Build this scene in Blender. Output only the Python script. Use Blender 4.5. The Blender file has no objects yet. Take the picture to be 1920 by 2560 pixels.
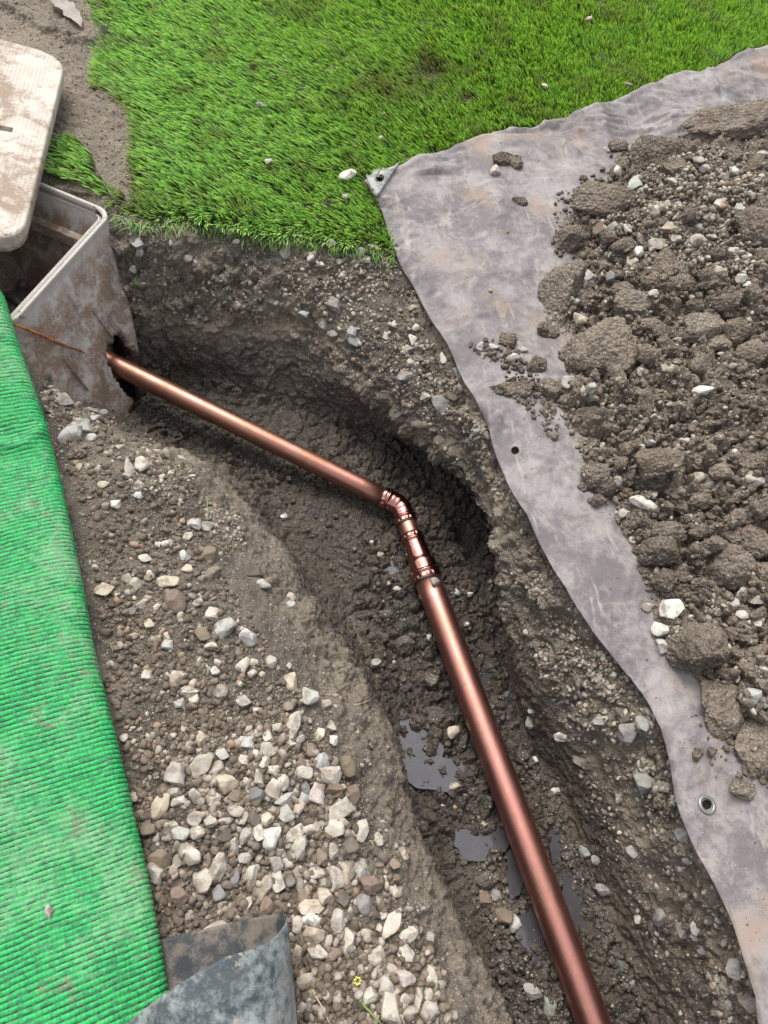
import bpy, math, random
import numpy as np
from mathutils import Vector, Matrix
from mathutils.bvhtree import BVHTree

random.seed(7); rng = np.random.default_rng(11)
scn = bpy.context.scene
COL = scn.collection

# ------------------------------------------------------------------ camera, world, sun, exposure
FPX, AX, AY, CAMH = 1848.0, 0.22, 0.565, 1.55          # focal length in photo pixels, lean of the phone, height
_Z = np.array([AX, AY, 1.0]); _Z /= np.linalg.norm(_Z)
_Y = np.array([0, 1.0, 0]) - _Z * _Z[1]; _Y /= np.linalg.norm(_Y)
_X = np.cross(_Y, _Z); RC = np.array([_X, _Y, _Z])     # camera axes -> world axes
cam_d = bpy.data.cameras.new('camera'); cam = bpy.data.objects.new('camera', cam_d); COL.objects.link(cam)
cam_d.sensor_fit = 'VERTICAL'; cam_d.sensor_height = 36; cam_d.lens = FPX / 2560 * 36
cam_d.clip_start = 0.05; cam_d.clip_end = 200
cam.matrix_world = Matrix.Translation((0, 0, CAMH)) @ Matrix(RC.tolist()).to_4x4()
scn.camera = cam
scn.render.resolution_x, scn.render.resolution_y = 768, 1024

SUN_EL, SUN_AZ = math.radians(58), math.radians(-25)   # azimuth measured from +y towards +x
world = bpy.data.worlds.new('World'); scn.world = world; world.use_nodes = True
wn = world.node_tree; bg = wn.nodes['Background']
sky = wn.nodes.new('ShaderNodeTexSky'); sky.sky_type = 'NISHITA'; sky.sun_disc = False
sky.sun_elevation = SUN_EL; sky.sun_rotation = SUN_AZ; sky.dust_density = 4; sky.air_density = 1.0
hs = wn.nodes.new('ShaderNodeHueSaturation'); hs.inputs['Saturation'].default_value = 0.28
wn.links.new(sky.outputs[0], hs.inputs['Color']); wn.links.new(hs.outputs[0], bg.inputs['Color'])
bg.inputs['Strength'].default_value = 0.15
sun_d = bpy.data.lights.new('sun', 'SUN'); sun_d.energy = 1.1; sun_d.angle = math.radians(22); sun_d.color = (1, .96, .9)
sun = bpy.data.objects.new('sun', sun_d); COL.objects.link(sun)
sdir = Vector((math.sin(SUN_AZ) * math.cos(SUN_EL), math.cos(SUN_AZ) * math.cos(SUN_EL), math.sin(SUN_EL)))
sun.rotation_euler = sdir.to_track_quat('Z', 'Y').to_euler()
vs = scn.view_settings; vs.view_transform = 'Standard'; vs.look = 'None'; vs.gamma = 1; vs.use_curve_mapping = False
vs.exposure = 0.97

# ------------------------------------------------------------------ helpers: photo point -> place
def ray(u, v):
    return RC @ np.array([(u - 960) / FPX, (1280 - v) / FPX, -1.0])
def S(u, v, z=0.0):                                    # 1920 px photo coordinates, known height
    d = ray(u, v); t = (z - CAMH) / d[2]; return np.array([d[0] * t, d[1] * t, z])
K = 1920 / 1659.0
def D(u, v, z=0.0): return S(u * K, v * K, z)          # same, in 1659 px coordinates
def project(P):                                        # (N,3) -> (N,2) photo px
    c = (np.asarray(P) - [0, 0, CAMH]) @ RC
    return np.stack([960 + FPX * c[:, 0] / -c[:, 2], 1280 - FPX * c[:, 1] / -c[:, 2]], 1)
def zdepth0(p): return float(-((np.array(p) - [0, 0, CAMH]) @ RC)[2])
def inpoly(pts, poly):
    x, y = pts[:, 0], pts[:, 1]; ins = np.zeros(len(pts), bool); n = len(poly)
    for i in range(n):
        x1, y1 = poly[i][0], poly[i][1]; x2, y2 = poly[(i + 1) % n][0], poly[(i + 1) % n][1]
        if y1 == y2: continue
        c = ((y1 > y) != (y2 > y)) & (x < (x2 - x1) * (y - y1) / (y2 - y1) + x1); ins ^= c
    return ins
def dist_poly(p, line, closed=False):
    line = np.asarray(line, float)[:, :2]; best = np.full(len(p), 1e9); n = len(line)
    for i in range(n if closed else n - 1):
        a, b = line[i], line[(i + 1) % n]; ab = b - a
        t = np.clip(((p - a) @ ab) / max(ab @ ab, 1e-12), 0, 1)
        best = np.minimum(best, np.hypot(*(p - a - t[:, None] * ab).T))
    return best
def sstep(a, b, x):
    t = np.clip((x - a) / (b - a), 0, 1); return t * t * (3 - 2 * t)

# ------------------------------------------------------------------ helpers: noise in numpy
def _hash(ix, iy, iz, k=0):
    h = (ix.astype(np.int64) * 73856093) ^ (iy.astype(np.int64) * 19349663) ^ (iz.astype(np.int64) * 83492791) ^ (k * 2654435761)
    h = (h ^ (h >> 13)) * 1274126177 & 0x7fffffff
    return ((h ^ (h >> 16)) & 0xffff) / 65535.0
def vnoise(p, s, k=0):
    q = p * s + 100.0; i = np.floor(q); f = q - i; f = f * f * (3 - 2 * f); i = i.astype(np.int64); r = 0
    for dx in (0, 1):
        for dy in (0, 1):
            for dz in (0, 1):
                w = (f[:, 0] if dx else 1 - f[:, 0]) * (f[:, 1] if dy else 1 - f[:, 1]) * (f[:, 2] if dz else 1 - f[:, 2])
                r = r + w * _hash(i[:, 0] + dx, i[:, 1] + dy, i[:, 2] + dz, k)
    return r * 2 - 1
def fbm(p, s, o=4, k=0, g=0.5):
    r = 0; a = 1
    for j in range(o): r = r + a * vnoise(p, s, k + j); s *= 2.03; a *= g
    return r
def worley(p, s, k=0):
    q = p * s + 50.0; i = np.floor(q).astype(np.int64); f1 = np.full(len(p), 9.0); f2 = f1.copy(); idv = f1 * 0
    for dx in (-1, 0, 1):
        for dy in (-1, 0, 1):
            for dz in (-1, 0, 1):
                c = i + [dx, dy, dz]; h = _hash(c[:, 0], c[:, 1], c[:, 2], k)
                d = np.sqrt((c[:, 0] + h - q[:, 0]) ** 2 + (c[:, 1] + _hash(c[:, 0], c[:, 1], c[:, 2], k + 1) - q[:, 1]) ** 2
                            + (c[:, 2] + _hash(c[:, 0], c[:, 1], c[:, 2], k + 2) - q[:, 2]) ** 2)
                cl = d < f1; f2 = np.where(cl, f1, np.minimum(f2, d)); f1 = np.where(cl, d, f1); idv = np.where(cl, h, idv)
    return f1, f2, idv

# ------------------------------------------------------------------ helpers: meshes and objects
def mesh_np(name, V, Fc, mats=(), smooth=True, attrs=None):
    me = bpy.data.meshes.new(name); V = np.asarray(V, np.float32); Fc = np.asarray(Fc, np.int32); n, k = Fc.shape
    me.vertices.add(len(V)); me.vertices.foreach_set('co', V.ravel())
    me.loops.add(n * k); me.loops.foreach_set('vertex_index', Fc.ravel())
    me.polygons.add(n); me.polygons.foreach_set('loop_start', np.arange(n, dtype=np.int32) * k)
    me.polygons.foreach_set('loop_total', np.full(n, k, np.int32))
    me.polygons.foreach_set('use_smooth', np.full(n, smooth))
    for m in mats: me.materials.append(m)
    for an, (typ, arr) in (attrs or {}).items():
        a = me.attributes.new(an, typ, 'POINT'); arr = np.asarray(arr, np.float32)
        if typ == 'FLOAT': a.data.foreach_set('value', arr)
        else:
            if arr.shape[1] == 3: arr = np.concatenate([arr, np.ones((len(arr), 1), np.float32)], 1)
            a.data.foreach_set('color', arr.ravel())
    me.update(calc_edges=True); me.validate(); return me
def link(name, me, parent=None, label=None, cat=None, group=None, kind=None, loc=None):
    o = bpy.data.objects.new(name, me); COL.objects.link(o)
    if parent is not None: o.parent = parent
    if label: o['label'] = label
    if cat: o['category'] = cat
    if group: o['group'] = group
    if kind: o['kind'] = kind
    if loc is not None: o.location = loc
    return o
def refine(V, T, thr, passes=6):                      # split every edge longer than thr(midpoint), no cracks
    for _ in range(passes):
        E = np.sort(np.concatenate([T[:, [0, 1]], T[:, [1, 2]], T[:, [2, 0]]]), 1)
        key = E[:, 0].astype(np.int64) * len(V) + E[:, 1]
        uk, idx, inv = np.unique(key, return_index=True, return_inverse=True); ue = E[idx]
        mid = (V[ue[:, 0]] + V[ue[:, 1]]) / 2
        ln = np.linalg.norm(V[ue[:, 0]] - V[ue[:, 1]], axis=1); mk = ln > thr(mid)
        if not mk.any(): break
        nid = np.full(len(ue), -1); nid[mk] = len(V) + np.arange(mk.sum()); V = np.concatenate([V, mid[mk]])
        n = len(T); m = nid[inv].reshape(3, n).T; c = (m >= 0).sum(1); out = [T[c == 0]]
        for r in range(3):
            t = np.roll(T, -r, 1); q = np.roll(m, -r, 1)
            s = (c == 1) & (q[:, 0] >= 0)
            out += [np.stack([t[s, 0], q[s, 0], t[s, 2]], 1), np.stack([q[s, 0], t[s, 1], t[s, 2]], 1)]
            s = (c == 2) & (q[:, 2] < 0)
            out += [np.stack([q[s, 0], t[s, 1], q[s, 1]], 1), np.stack([t[s, 0], q[s, 0], q[s, 1]], 1), np.stack([t[s, 0], q[s, 1], t[s, 2]], 1)]
        s = c == 3
        out += [np.stack([T[s, 0], m[s, 0], m[s, 2]], 1), np.stack([m[s, 0], T[s, 1], m[s, 1]], 1),
                np.stack([m[s, 2], m[s, 1], T[s, 2]], 1), m[s]]
        T = np.concatenate(out)
    return V, T
def vnormals(V, T):
    n = np.cross(V[T[:, 1]] - V[T[:, 0]], V[T[:, 2]] - V[T[:, 0]]); N = np.zeros_like(V)
    for j in range(3):
        for a in range(3): N[:, a] += np.bincount(T[:, j], n[:, a], len(V))
    return N / np.maximum(np.linalg.norm(N, axis=1), 1e-12)[:, None]
def grid_tris(nu, nv):
    i = np.arange(nu * nv).reshape(nu, nv); a, b, c, d = i[:-1, :-1].ravel(), i[1:, :-1].ravel(), i[1:, 1:].ravel(), i[:-1, 1:].ravel()
    return np.concatenate([np.stack([a, b, c], 1), np.stack([a, c, d], 1)])
def grid_quads(nu, nv, wrap=False):
    i = np.arange(nu * nv).reshape(nu, nv)
    if wrap: i = np.concatenate([i, i[:, :1]], 1)
    return np.stack([i[:-1, :-1].ravel(), i[1:, :-1].ravel(), i[1:, 1:].ravel(), i[:-1, 1:].ravel()], 1)
def pchip(Y, m):                                      # Y (n, ...) at integer knots -> resampled with m steps per span
    n = len(Y); d = np.diff(Y, axis=0); s = np.zeros_like(Y)
    pr = d[:-1] * d[1:]; s[1:-1] = np.where(pr > 0, 2 * pr / np.where(d[:-1] + d[1:] == 0, 1, d[:-1] + d[1:]), 0)
    s[0], s[-1] = d[0], d[-1]
    if np.isscalar(m): m = [m] * (n - 1)
    out = []
    for i in range(n - 1):
        for j in range(m[i] + (i == n - 2)):
            t = j / m[i]; out.append((2*t**3-3*t*t+1)*Y[i] + (t**3-2*t*t+t)*s[i] + (3*t*t-2*t**3)*Y[i+1] + (t**3-t*t)*s[i+1])
    return np.array(out)
def resample(pts, n):
    pts = np.asarray(pts, float); l = np.concatenate([[0], np.cumsum(np.linalg.norm(np.diff(pts, axis=0), axis=1))])
    t = np.linspace(0, l[-1], n); return np.stack([np.interp(t, l, pts[:, k]) for k in range(pts.shape[1])], 1)
def tube_mesh(path, radii, n=20, cap=True, ell=None):
    path = np.asarray(path, float); radii = np.broadcast_to(radii, len(path)); tg = np.gradient(path, axis=0)
    tg /= np.maximum(np.linalg.norm(tg, axis=1), 1e-9)[:, None]
    up = np.array([0, 0, 1.0]) if abs(tg[0, 2]) < .9 else np.array([1.0, 0, 0]); V = []
    for p, t, r in zip(path, tg, radii):
        b = np.cross(t, up); b /= np.linalg.norm(b); up = np.cross(b, t)
        a = np.arange(n) * 2 * np.pi / n; V.append(p + r * (np.cos(a)[:, None] * b + np.sin(a)[:, None] * up))
    Fq = grid_quads(len(path), n, True); V = np.concatenate(V)
    if cap:
        V = np.concatenate([V, path[:1], path[-1:]]); i0, i1 = len(V) - 2, len(V) - 1; k = np.arange(n); L = (len(path) - 1) * n
        Fq = np.concatenate([Fq, np.stack([k, (k + 1) % n, (k + 1) % n, k * 0 + i0], 1)[:0]])
        return V, Fq, (i0, i1, n, L)
    return V, Fq, None
def tube(name, path, radii, mat, parent=None, n=20, **kw):
    V, Fq, c = tube_mesh(path, radii, n); F = [tuple(f) for f in Fq.tolist()]
    i0, i1, n, L = c
    for k in range(n): F += [(k, (k + 1) % n, i0), (L + k, i1, L + (k + 1) % n)]
    me = bpy.data.meshes.new(name); me.from_pydata(V.tolist(), [], F); me.materials.append(mat); me.update()
    for p in me.polygons: p.use_smooth = len(p.vertices) == 4
    return link(name, me, parent, **kw)
def ico(sub):
    import bmesh
    bm = bmesh.new(); bmesh.ops.create_icosphere(bm, subdivisions=sub, radius=1)
    V = np.array([v.co[:] for v in bm.verts]); T = np.array([[v.index for v in f.verts] for f in bm.faces]); bm.free(); return V, T

# ------------------------------------------------------------------ helpers: materials
class Mat:
    def __init__(s, name):
        s.m = bpy.data.materials.new(name); s.m.use_nodes = True; s.t = s.m.node_tree; s.b = s.t.nodes['Principled BSDF']
        s.pos = s.n('ShaderNodeNewGeometry').outputs['Position']
    def n(s, typ, **kw):
        x = s.t.nodes.new(typ)
        for k, v in kw.items(): setattr(x, k, v)
        return x
    def put(s, inp, v):
        if isinstance(v, bpy.types.NodeSocket): s.t.links.new(v, inp)
        else: inp.default_value = v if not (isinstance(v, tuple) and len(v) == 3 and inp.type == 'RGBA') else (*v, 1)
    def noise(s, scale, detail=4, rough=.55, vec=None, dist=0):
        x = s.n('ShaderNodeTexNoise'); s.put(x.inputs['Vector'], vec or s.pos); x.inputs['Scale'].default_value = scale
        x.inputs['Detail'].default_value = detail; x.inputs['Roughness'].default_value = rough; x.inputs['Distortion'].default_value = dist
        return x.outputs[0]
    def vor(s, scale, feature='F1', vec=None, out='Distance'):
        x = s.n('ShaderNodeTexVoronoi', feature=feature); s.put(x.inputs['Vector'], vec or s.pos); x.inputs['Scale'].default_value = scale
        return x.outputs[out]
    def ramp(s, f, a, b, c0=0.0, c1=1.0):
        x = s.n('ShaderNodeMapRange', interpolation_type='SMOOTHSTEP'); s.put(x.inputs[0], f)
        for i, v in enumerate((a, b, c0, c1)): s.put(x.inputs[i + 1], v)
        return x.outputs[0]
    def math(s, op, a, b=0.0, clamp=False):
        x = s.n('ShaderNodeMath', operation=op, use_clamp=clamp); s.put(x.inputs[0], a); s.put(x.inputs[1], b); return x.outputs[0]
    def mix(s, f, a, b, mode='MIX'):
        x = s.n('ShaderNodeMix', data_type='RGBA', blend_type=mode); s.put(x.inputs[0], f); s.put(x.inputs[6], a); s.put(x.inputs[7], b); return x.outputs[2]
    def attr(s, name, out='Fac'):
        x = s.n('ShaderNodeAttribute', attribute_name=name); return x.outputs[out]
    def sep(s, vec, i):
        x = s.n('ShaderNodeSeparateXYZ'); s.put(x.inputs[0], vec); return x.outputs[i]
    def bump(s, h, strength, dist, normal=None):
        x = s.n('ShaderNodeBump'); s.put(x.inputs['Height'], h); x.inputs['Strength'].default_value = strength; x.inputs['Distance'].default_value = dist
        if normal: s.put(x.inputs['Normal'], normal)
        return x.outputs[0]
    def done(s, col, rough=.8, normal=None, metal=0.0, spec=.4):
        s.put(s.b.inputs['Base Color'], col); s.put(s.b.inputs['Roughness'], rough); s.put(s.b.inputs['Metallic'], metal)
        s.put(s.b.inputs['Specular IOR Level'], spec)
        if normal: s.put(s.b.inputs['Normal'], normal)
        return s.m

def soil_mat(name, dark, light, grit=.5, wet=None, pale=(.46, .42, .35), zones=False, rough_b=False, gloss=0):
    M = Mat(name); big = M.noise(5, 5, .6); mid = M.noise(38, 5, .65); fine = M.noise(210, 3, .7)
    f = M.math('ADD', M.math('MULTIPLY', big, .55), M.math('MULTIPLY', mid, .45))
    c = M.mix(M.ramp(f, .36, .64), dark, light)
    c = M.mix(M.ramp(fine, .3, .7, .0, .55), c, M.mix(.5, c, light))
    gr = M.ramp(M.noise(11, 4, .65), .42, .66, .0, 1.0)
    if zones: gr = M.math('MULTIPLY', gr, M.attr('grit'))
    for sc, keep, w in ((420, .84, .34), (210, .92, .30), (110, .965, .26)):
        v = M.n('ShaderNodeTexVoronoi'); M.put(v.inputs['Vector'], M.pos); v.inputs['Scale'].default_value = sc
        rnd = M.sep(v.outputs['Color'], 0)
        on = M.math('GREATER_THAN', M.math('ADD', rnd, M.math('MULTIPLY', gr, .22 * grit)), keep)
        sp = M.math('MULTIPLY', on, M.ramp(v.outputs['Distance'], w + .1, w, 0, 1))
        tint = M.mix(M.sep(v.outputs['Color'], 1), tuple(x * .6 for x in pale), pale)
        c = M.mix(M.math('MULTIPLY', sp, .85), c, tint)
    rough = M.ramp(mid, .3, .7, .75, .95)
    if zones: c = M.mix(M.attr('lawn'), c, M.mix(mid, (.012, .022, .008), (.035, .05, .018)))
    if zones:
        tn = M.attr('dusty'); c = M.mix(M.math('MULTIPLY', tn, .8), c, M.mix(mid, (.16, .13, .095), (.3, .25, .185)))
        w = M.attr('wet'); c = M.mix(w, c, M.mix(1, c, (.62, .59, .57), 'MULTIPLY'))
        rough = M.mix(w, rough, M.ramp(mid, .35, .65, .28, .62))
    h = M.math('ADD', M.math('MULTIPLY', mid, 1.0), M.math('MULTIPLY', M.noise(130, 4, .7), .5))
    if rough_b:
        rn = M.n('ShaderNodeObjectInfo').outputs['Random']; c = M.mix(M.ramp(rn, 0, 1, 0, .55), c, M.mix(1, c, (.68, .64, .62), 'MULTIPLY')); h = M.math('ADD', h, M.math('MULTIPLY', M.vor(95), .8))
    if gloss: rough = M.ramp(mid, .35, .65, gloss, .75)
    nr = M.bump(h, 1.0 if rough_b else .8, .016 if rough_b else .012); nr = M.bump(fine, .6, .003, nr)
    return M.done(c, rough, nr, spec=.35)

def stone_mat(name, src):                              # colour comes with each stone, dirt and grain are added
    M = Mat(name)
    base = M.n('ShaderNodeObjectInfo').outputs['Color'] if src == 'object' else M.attr('tint', 'Color')
    g = M.noise(160, 4, .7); st = M.noise(45, 4, .6)
    c = M.mix(M.ramp(st, .42, .68, 0, .55), base, M.mix(1, base, (.62, .52, .42), 'MULTIPLY'))
    c = M.mix(M.ramp(g, .35, .62, .35, 0), c, M.mix(1, c, (.5, .48, .47), 'MULTIPLY'))
    up = M.sep(M.n('ShaderNodeNewGeometry').outputs['Normal'], 2)
    mud = M.math('MULTIPLY', M.ramp(M.noise(30, 3, .6), .5, .62), .6)
    c = M.mix(mud, c, (.13, .10, .075))
    nr = M.bump(g, .55, .002); nr = M.bump(st, .5, .006, nr)
    return M.done(c, M.ramp(g, .3, .7, .6, .9), nr, spec=.35)

m_ground = soil_mat('mud', (.042, .035, .028), (.128, .107, .084), .9, zones=True)
m_heap = soil_mat('spoil_soil', (.055, .043, .032), (.175, .138, .103), 1.5)
m_clod = soil_mat('clod_soil', (.085, .066, .050), (.26, .208, .158), 2.6, rough_b=True)
m_wet = soil_mat('wet_crumbs', (.036, .030, .025), (.108, .090, .072), .6, gloss=.45)
m_stone = stone_mat('stone', 'object'); m_gravel = stone_mat('gravel_stone', 'tint')

# ================================================================== GROUND with the trench
Z1, Z2, Z3 = -.10, -.26, -.44
rows = []
def W(x, y, z): return np.array([x, y, z], float)
rows.append([W(-9, 9, 0), W(-4, 9, 0), W(-3, 9, 0), W(-2, 9, 0), W(-1, 9, 0), W(1, 9, 0), W(2, 9, 0), W(3, 9, 0), W(5, 9, 0), W(12, 9, 0)])
rows.append([W(-9, 2.3, 0), W(-1.6, 2.3, 0), W(-.9, 2.32, 0), W(-.75, 2.35, 0), W(-.6, 2.37, 0), W(-.35, 2.4, 0), W(-.2, 2.42, 0), W(-.05, 2.44, 0), W(.3, 2.5, 0), W(12, 4, 0)])
rows.append([W(-9, 1.5, -.02), W(-1.3, 1.42, -.02), W(-.62, 1.45, -.02), W(-.55, 1.55, -.03), W(-.5, 1.65, -.03), W(-.45, 1.75, -.02), W(-.40, 1.85, -.01), W(-.33, 1.93, 0), W(-.25, 2.05, 0), W(12, 3.6, 0)])
def st(outer_y, c1, *cols):
    r = [W(-9, outer_y, -.04), D(*c1, -.05)]
    for c in cols: r.append(D(*c))
    rows.append(r)
st(1.1, (-200, 900), (70, 800, -.10), (180, 862, -.27), (287, 892, -.44), (312, 850, -.46), (282, 720, -.30), (262, 505, -.02), (285, 440, 0)); rows[-1].append(W(12, 3.2, 0))
st(.95, (-150, 1000), (130, 905, -.10), (270, 935, -.28), (352, 940, -.45), (400, 805, -.42), (360, 720, -.26), (350, 505, -.02), (370, 440, 0)); rows[-1].append(W(12, 3.0, 0))
st(.8, (-50, 1120), (300, 1040, Z1 + .03), (455, 1030, Z2 + .03), (520, 1020, -.44), (600, 890, -.43), (580, 735, -.25), (540, 515, -.02), (570, 440, 0)); rows[-1].append(W(12, 2.8, 0))
st(.7, (0, 1250), (410, 1160, Z1), (580, 1160, Z2), (650, 1150, Z3), (800, 935, Z3), (770, 835, -.24), (740, 540, -.03), (780, 460, 0)); rows[-1].append(W(12, 2.5, 0))
st(.6, (50, 1370), (500, 1280, Z1), (660, 1280, Z2), (725, 1270, Z3), (955, 985, Z3), (925, 975, -.22), (905, 635, -.03), (1010, 560, 0)); rows[-1].append(W(12, 2.2, 0))
st(.45, (90, 1500), (580, 1380, Z1), (735, 1390, Z2), (795, 1370, Z3 - .01), (1085, 1105, Z3), (1022, 1085, -.20), (1076, 955, -.03), (1200, 860, 0)); rows[-1].append(W(12, 1.8, 0))
st(.3, (130, 1620), (650, 1500, Z1), (795, 1500, Z2), (835, 1490, Z3 - .01), (1110, 1265, Z3), (1062, 1232, -.20), (1190, 1185, -.03), (1300, 1130, 0)); rows[-1].append(W(12, 1.4, 0))
st(.1, (170, 1760), (715, 1640, Z1), (855, 1630, Z2), (880, 1625, Z3 - .01), (1120, 1490, Z3), (1120, 1440, -.26), (1340, 1415, -.03), (1450, 1370, 0)); rows[-1].append(W(12, 1.0, 0))
st(-.05, (200, 1900), (765, 1790, Z1), (895, 1790, Z2), (915, 1785, Z3 - .01), (1190, 1700, Z3), (1270, 1660, -.27), (1465, 1640, -.03), (1560, 1600, 0)); rows[-1].append(W(12, .6, 0))
st(-.2, (220, 2040), (840, 1930, Z1), (975, 1950, Z2), (990, 1950, Z3 - .01), (1270, 1900, Z3), (1370, 1870, -.27), (1560, 1870, -.03), (1660, 1830, 0)); rows[-1].append(W(12, .2, 0))
st(-.35, (240, 2170), (930, 2080, Z1), (1050, 2110, Z2), (1070, 2110, Z3 - .01), (1345, 2080, Z3), (1460, 2060, -.27), (1640, 2070, -.03), (1740, 2030, 0)); rows[-1].append(W(12, -.2, 0))
st(-.5, (240, 2320), (1010, 2250, Z1), (1125, 2290, Z2), (1145, 2290, Z3 - .01), (1420, 2270, Z3), (1550, 2260, -.27), (1720, 2290, -.03), (1820, 2260, 0)); rows[-1].append(W(12, -.6, 0))
r = [p + W(.10, -.35, 0) for p in rows[-1]]; r[0][0] = -9; rows.append(r)
r = [p + W(.20, -.7, 0) for p in rows[-1]]; r[0][0] = -9; rows.append(r)
r = [p + W(.5, -3.5, 0) for p in rows[-1]]; r[0][0] = -9; r[-1][0] = 12; rows.append(r)
C = np.array(rows)
G = pchip(C, 10); G = pchip(np.swapaxes(G, 0, 1), 9); NU, NV = G.shape[:2]; GV = G.reshape(-1, 3); GT = grid_tris(NU, NV)
nrm = vnormals(GV, GT)
if nrm[:, 2].mean() < 0: GT = GT[:, ::-1]

# ---- places used by several objects
BK, BL = D(245, 458, .02), D(35, 690, .02)            # rim corners of the chamber
ba = (BL - BK); ba /= np.linalg.norm(ba); bb = np.array([-ba[1], ba[0], 0]);
if bb[0] > 0: bb = -bb
BLEN, BWID = .50, .42
SHEAR = np.array([.197, -.57])                     # the chamber stands tilted and flares towards its foot
def box_inside(p, pad):
    q = p[:, :2] - BK[:2] - np.maximum(-p[:, 2:3], 0) * SHEAR; a = q @ ba[:2]; b = q @ bb[:2]
    return (a > pad) & (a < BLEN - pad) & (b > pad) & (b < BWID - pad)
TARP_LEFT = [(785, 393), (818, 440), (838, 485), (862, 545), (900, 600), (925, 650), (958, 700), (985, 745), (1010, 800), (1035, 840), (1052, 880),
    (1068, 935), (1085, 980), (1105, 1030), (1140, 1090), (1200, 1205), (1250, 1285), (1285, 1335), (1330, 1388), (1380, 1450), (1412, 1500),
    (1440, 1570), (1455, 1630), (1475, 1730), (1510, 1810), (1560, 1900), (1600, 1980), (1628, 2060), (1642, 2130), (1656, 2200), (1690, 2330), (1760, 2600), (1900, 3100)]
TARP_TOP = [(785, 393), (862, 355), (930, 330), (1000, 302), (1070, 275), (1110, 264), (1160, 264), (1200, 256), (1260, 233), (1330, 215), (1420, 172), (1480, 155),
    (1525, 152), (1580, 118), (1620, 104), (1659, 97), (1800, 60), (2100, -10)]
NET_EDGE = [(-260, 560), (-120, 600), (-40, 640), (2, 662), (24, 690), (44, 760), (72, 840), (98, 915), (128, 1035), (148, 1130), (176, 1265), (200, 1400), (226, 1510), (244, 1580),
    (272, 1700), (292, 1790), (318, 1905), (342, 2040), (362, 2165), (380, 2300), (400, 2450)]
LAWN = [(185, -60), (192, 0), (203, 60), (214, 120), (204, 190), (245, 205), (285, 240), (292, 300), (284, 360), (290, 430), (250, 462), (300, 480), (330, 487),
    (400, 478), (480, 490), (560, 505), (640, 513), (760, 528), (858, 545), (1000, 460), (1300, 330), (1659, 220), (2150, 40), (2150, -400), (100, -400)]
LAWN2 = [(112, 300), (165, 290), (200, 330), (215, 380), (275, 425), (275, 455), (245, 448), (225, 420), (180, 398), (105, 375)]
BENCH = [(70, 800), (240, 905), (330, 970), (440, 1090), (560, 1230), (640, 1370), (690, 1500), (735, 1630), (775, 1780), (850, 1920), (930, 2060), (1010, 2260), (300, 2300), (380, 2250), (300, 1800), (230, 1540), (150, 1150), (100, 900)]
PUDDLES = [(1005, 1875, 78, 58), (1085, 1935, 72, 30), (1035, 1505, 38, 50), (1210, 1700, 12, 45), (1262, 1830, 26, 62),
    (1190, 2110, 42, 30), (1245, 2080, 26, 44), (1290, 2180, 18, 46), (1440, 2260, 32, 75), (1395, 2110, 14, 40), (1010, 1410, 40, 45), (1330, 2330, 26, 50)]
WATERZ = Z3 - .0132

# ---- mesh refinement where the photograph shows bare earth
tarpP = np.array([D(*p)[:2] for p in TARP_LEFT[:-3]]); 
def thr(m):
    uv = project(m); ins = (uv[:, 0] > -150) & (uv[:, 0] < 2070) & (uv[:, 1] > -150) & (uv[:, 1] < 2710)
    lawn = inpoly(uv / K, LAWN) & (m[:, 2] > -.02)
    right = (uv[:, 0] > np.interp(uv[:, 1], [p[1] * K for p in TARP_LEFT], [p[0] * K for p in TARP_LEFT]) + 60) & (m[:, 2] > -.1)
    left = uv[:, 0] < np.interp(uv[:, 1], [p[1] * K for p in NET_EDGE], [p[0] * K for p in NET_EDGE], left=-1e4) - 60
    eyel = np.zeros(len(m), bool)
    for (hu, hv) in ((1767, 2012), (1288, 1126)): eyel |= np.hypot(uv[:, 0] - hu, uv[:, 1] - hv) < 60
    far = (~ins | lawn | right | left) & ~eyel
    t = np.where(far, .09, .0055); t = np.where(far & ~ins, .5, t); return t
MV, MT = refine(GV.copy(), GT, thr, 9)
N = vnormals(MV, MT); uv = project(MV) / K
z = MV[:, 2].copy(); steep = 1 - np.clip(N[:, 2], 0, 1)
floorm = sstep(-.36, -.42, z)
vis = sstep(-.5, -.2, 2.6 - np.hypot(MV[:, 0] - .4, MV[:, 1] - 1.0))
lawnm = inpoly(uv, LAWN) & (z > -.02)
P3 = MV * 1.0
big = fbm(P3, 5, 3, 1); med = fbm(P3, 22, 4, 9, .55); fin = fbm(P3, 95, 3, 21, .6)
f1, f2, fid = worley(P3 + .02 * np.stack([fbm(P3, 14, 2, 41), fbm(P3, 14, 2, 45), fbm(P3, 14, 2, 49)], 1), 24, 5)
g1, g2, gid = worley(P3 + .006 * np.stack([fbm(P3, 40, 2, 51), fbm(P3, 40, 2, 55), fbm(P3, 40, 2, 59)], 1), 60, 15)
crack = np.clip((f2 - f1) * 2.5, 0, 1) ** .6; crack2 = np.clip((g2 - g1) * 2.5, 0, 1) ** .6
walls = sstep(.15, .5, steep) * (z < -.03)
patch = sstep(-.1, .5, fbm(P3, 3.1, 2, 70))           # smooth smeared areas against crumbly ones
smear = patch * .85
disp = .018 * big + .012 * med * (1 - .6 * smear) + .0035 * fin + walls * (1 - .75 * sstep(-.24, -.30, z)) * (.012 * fbm(P3 * [1, 1, 1.8], 11, 3, 33) + .008 * med)
lump = .020 * (crack - .6) * (.5 + fid) + .008 * (crack2 - .6)
disp = disp + lump * np.clip(floorm * 1.0 + walls * .55 + .12, 0, 1) * (1 - smear * .8)
bench = inpoly(uv, BENCH)
disp = disp * np.where(bench, .55, 1.0)
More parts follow.
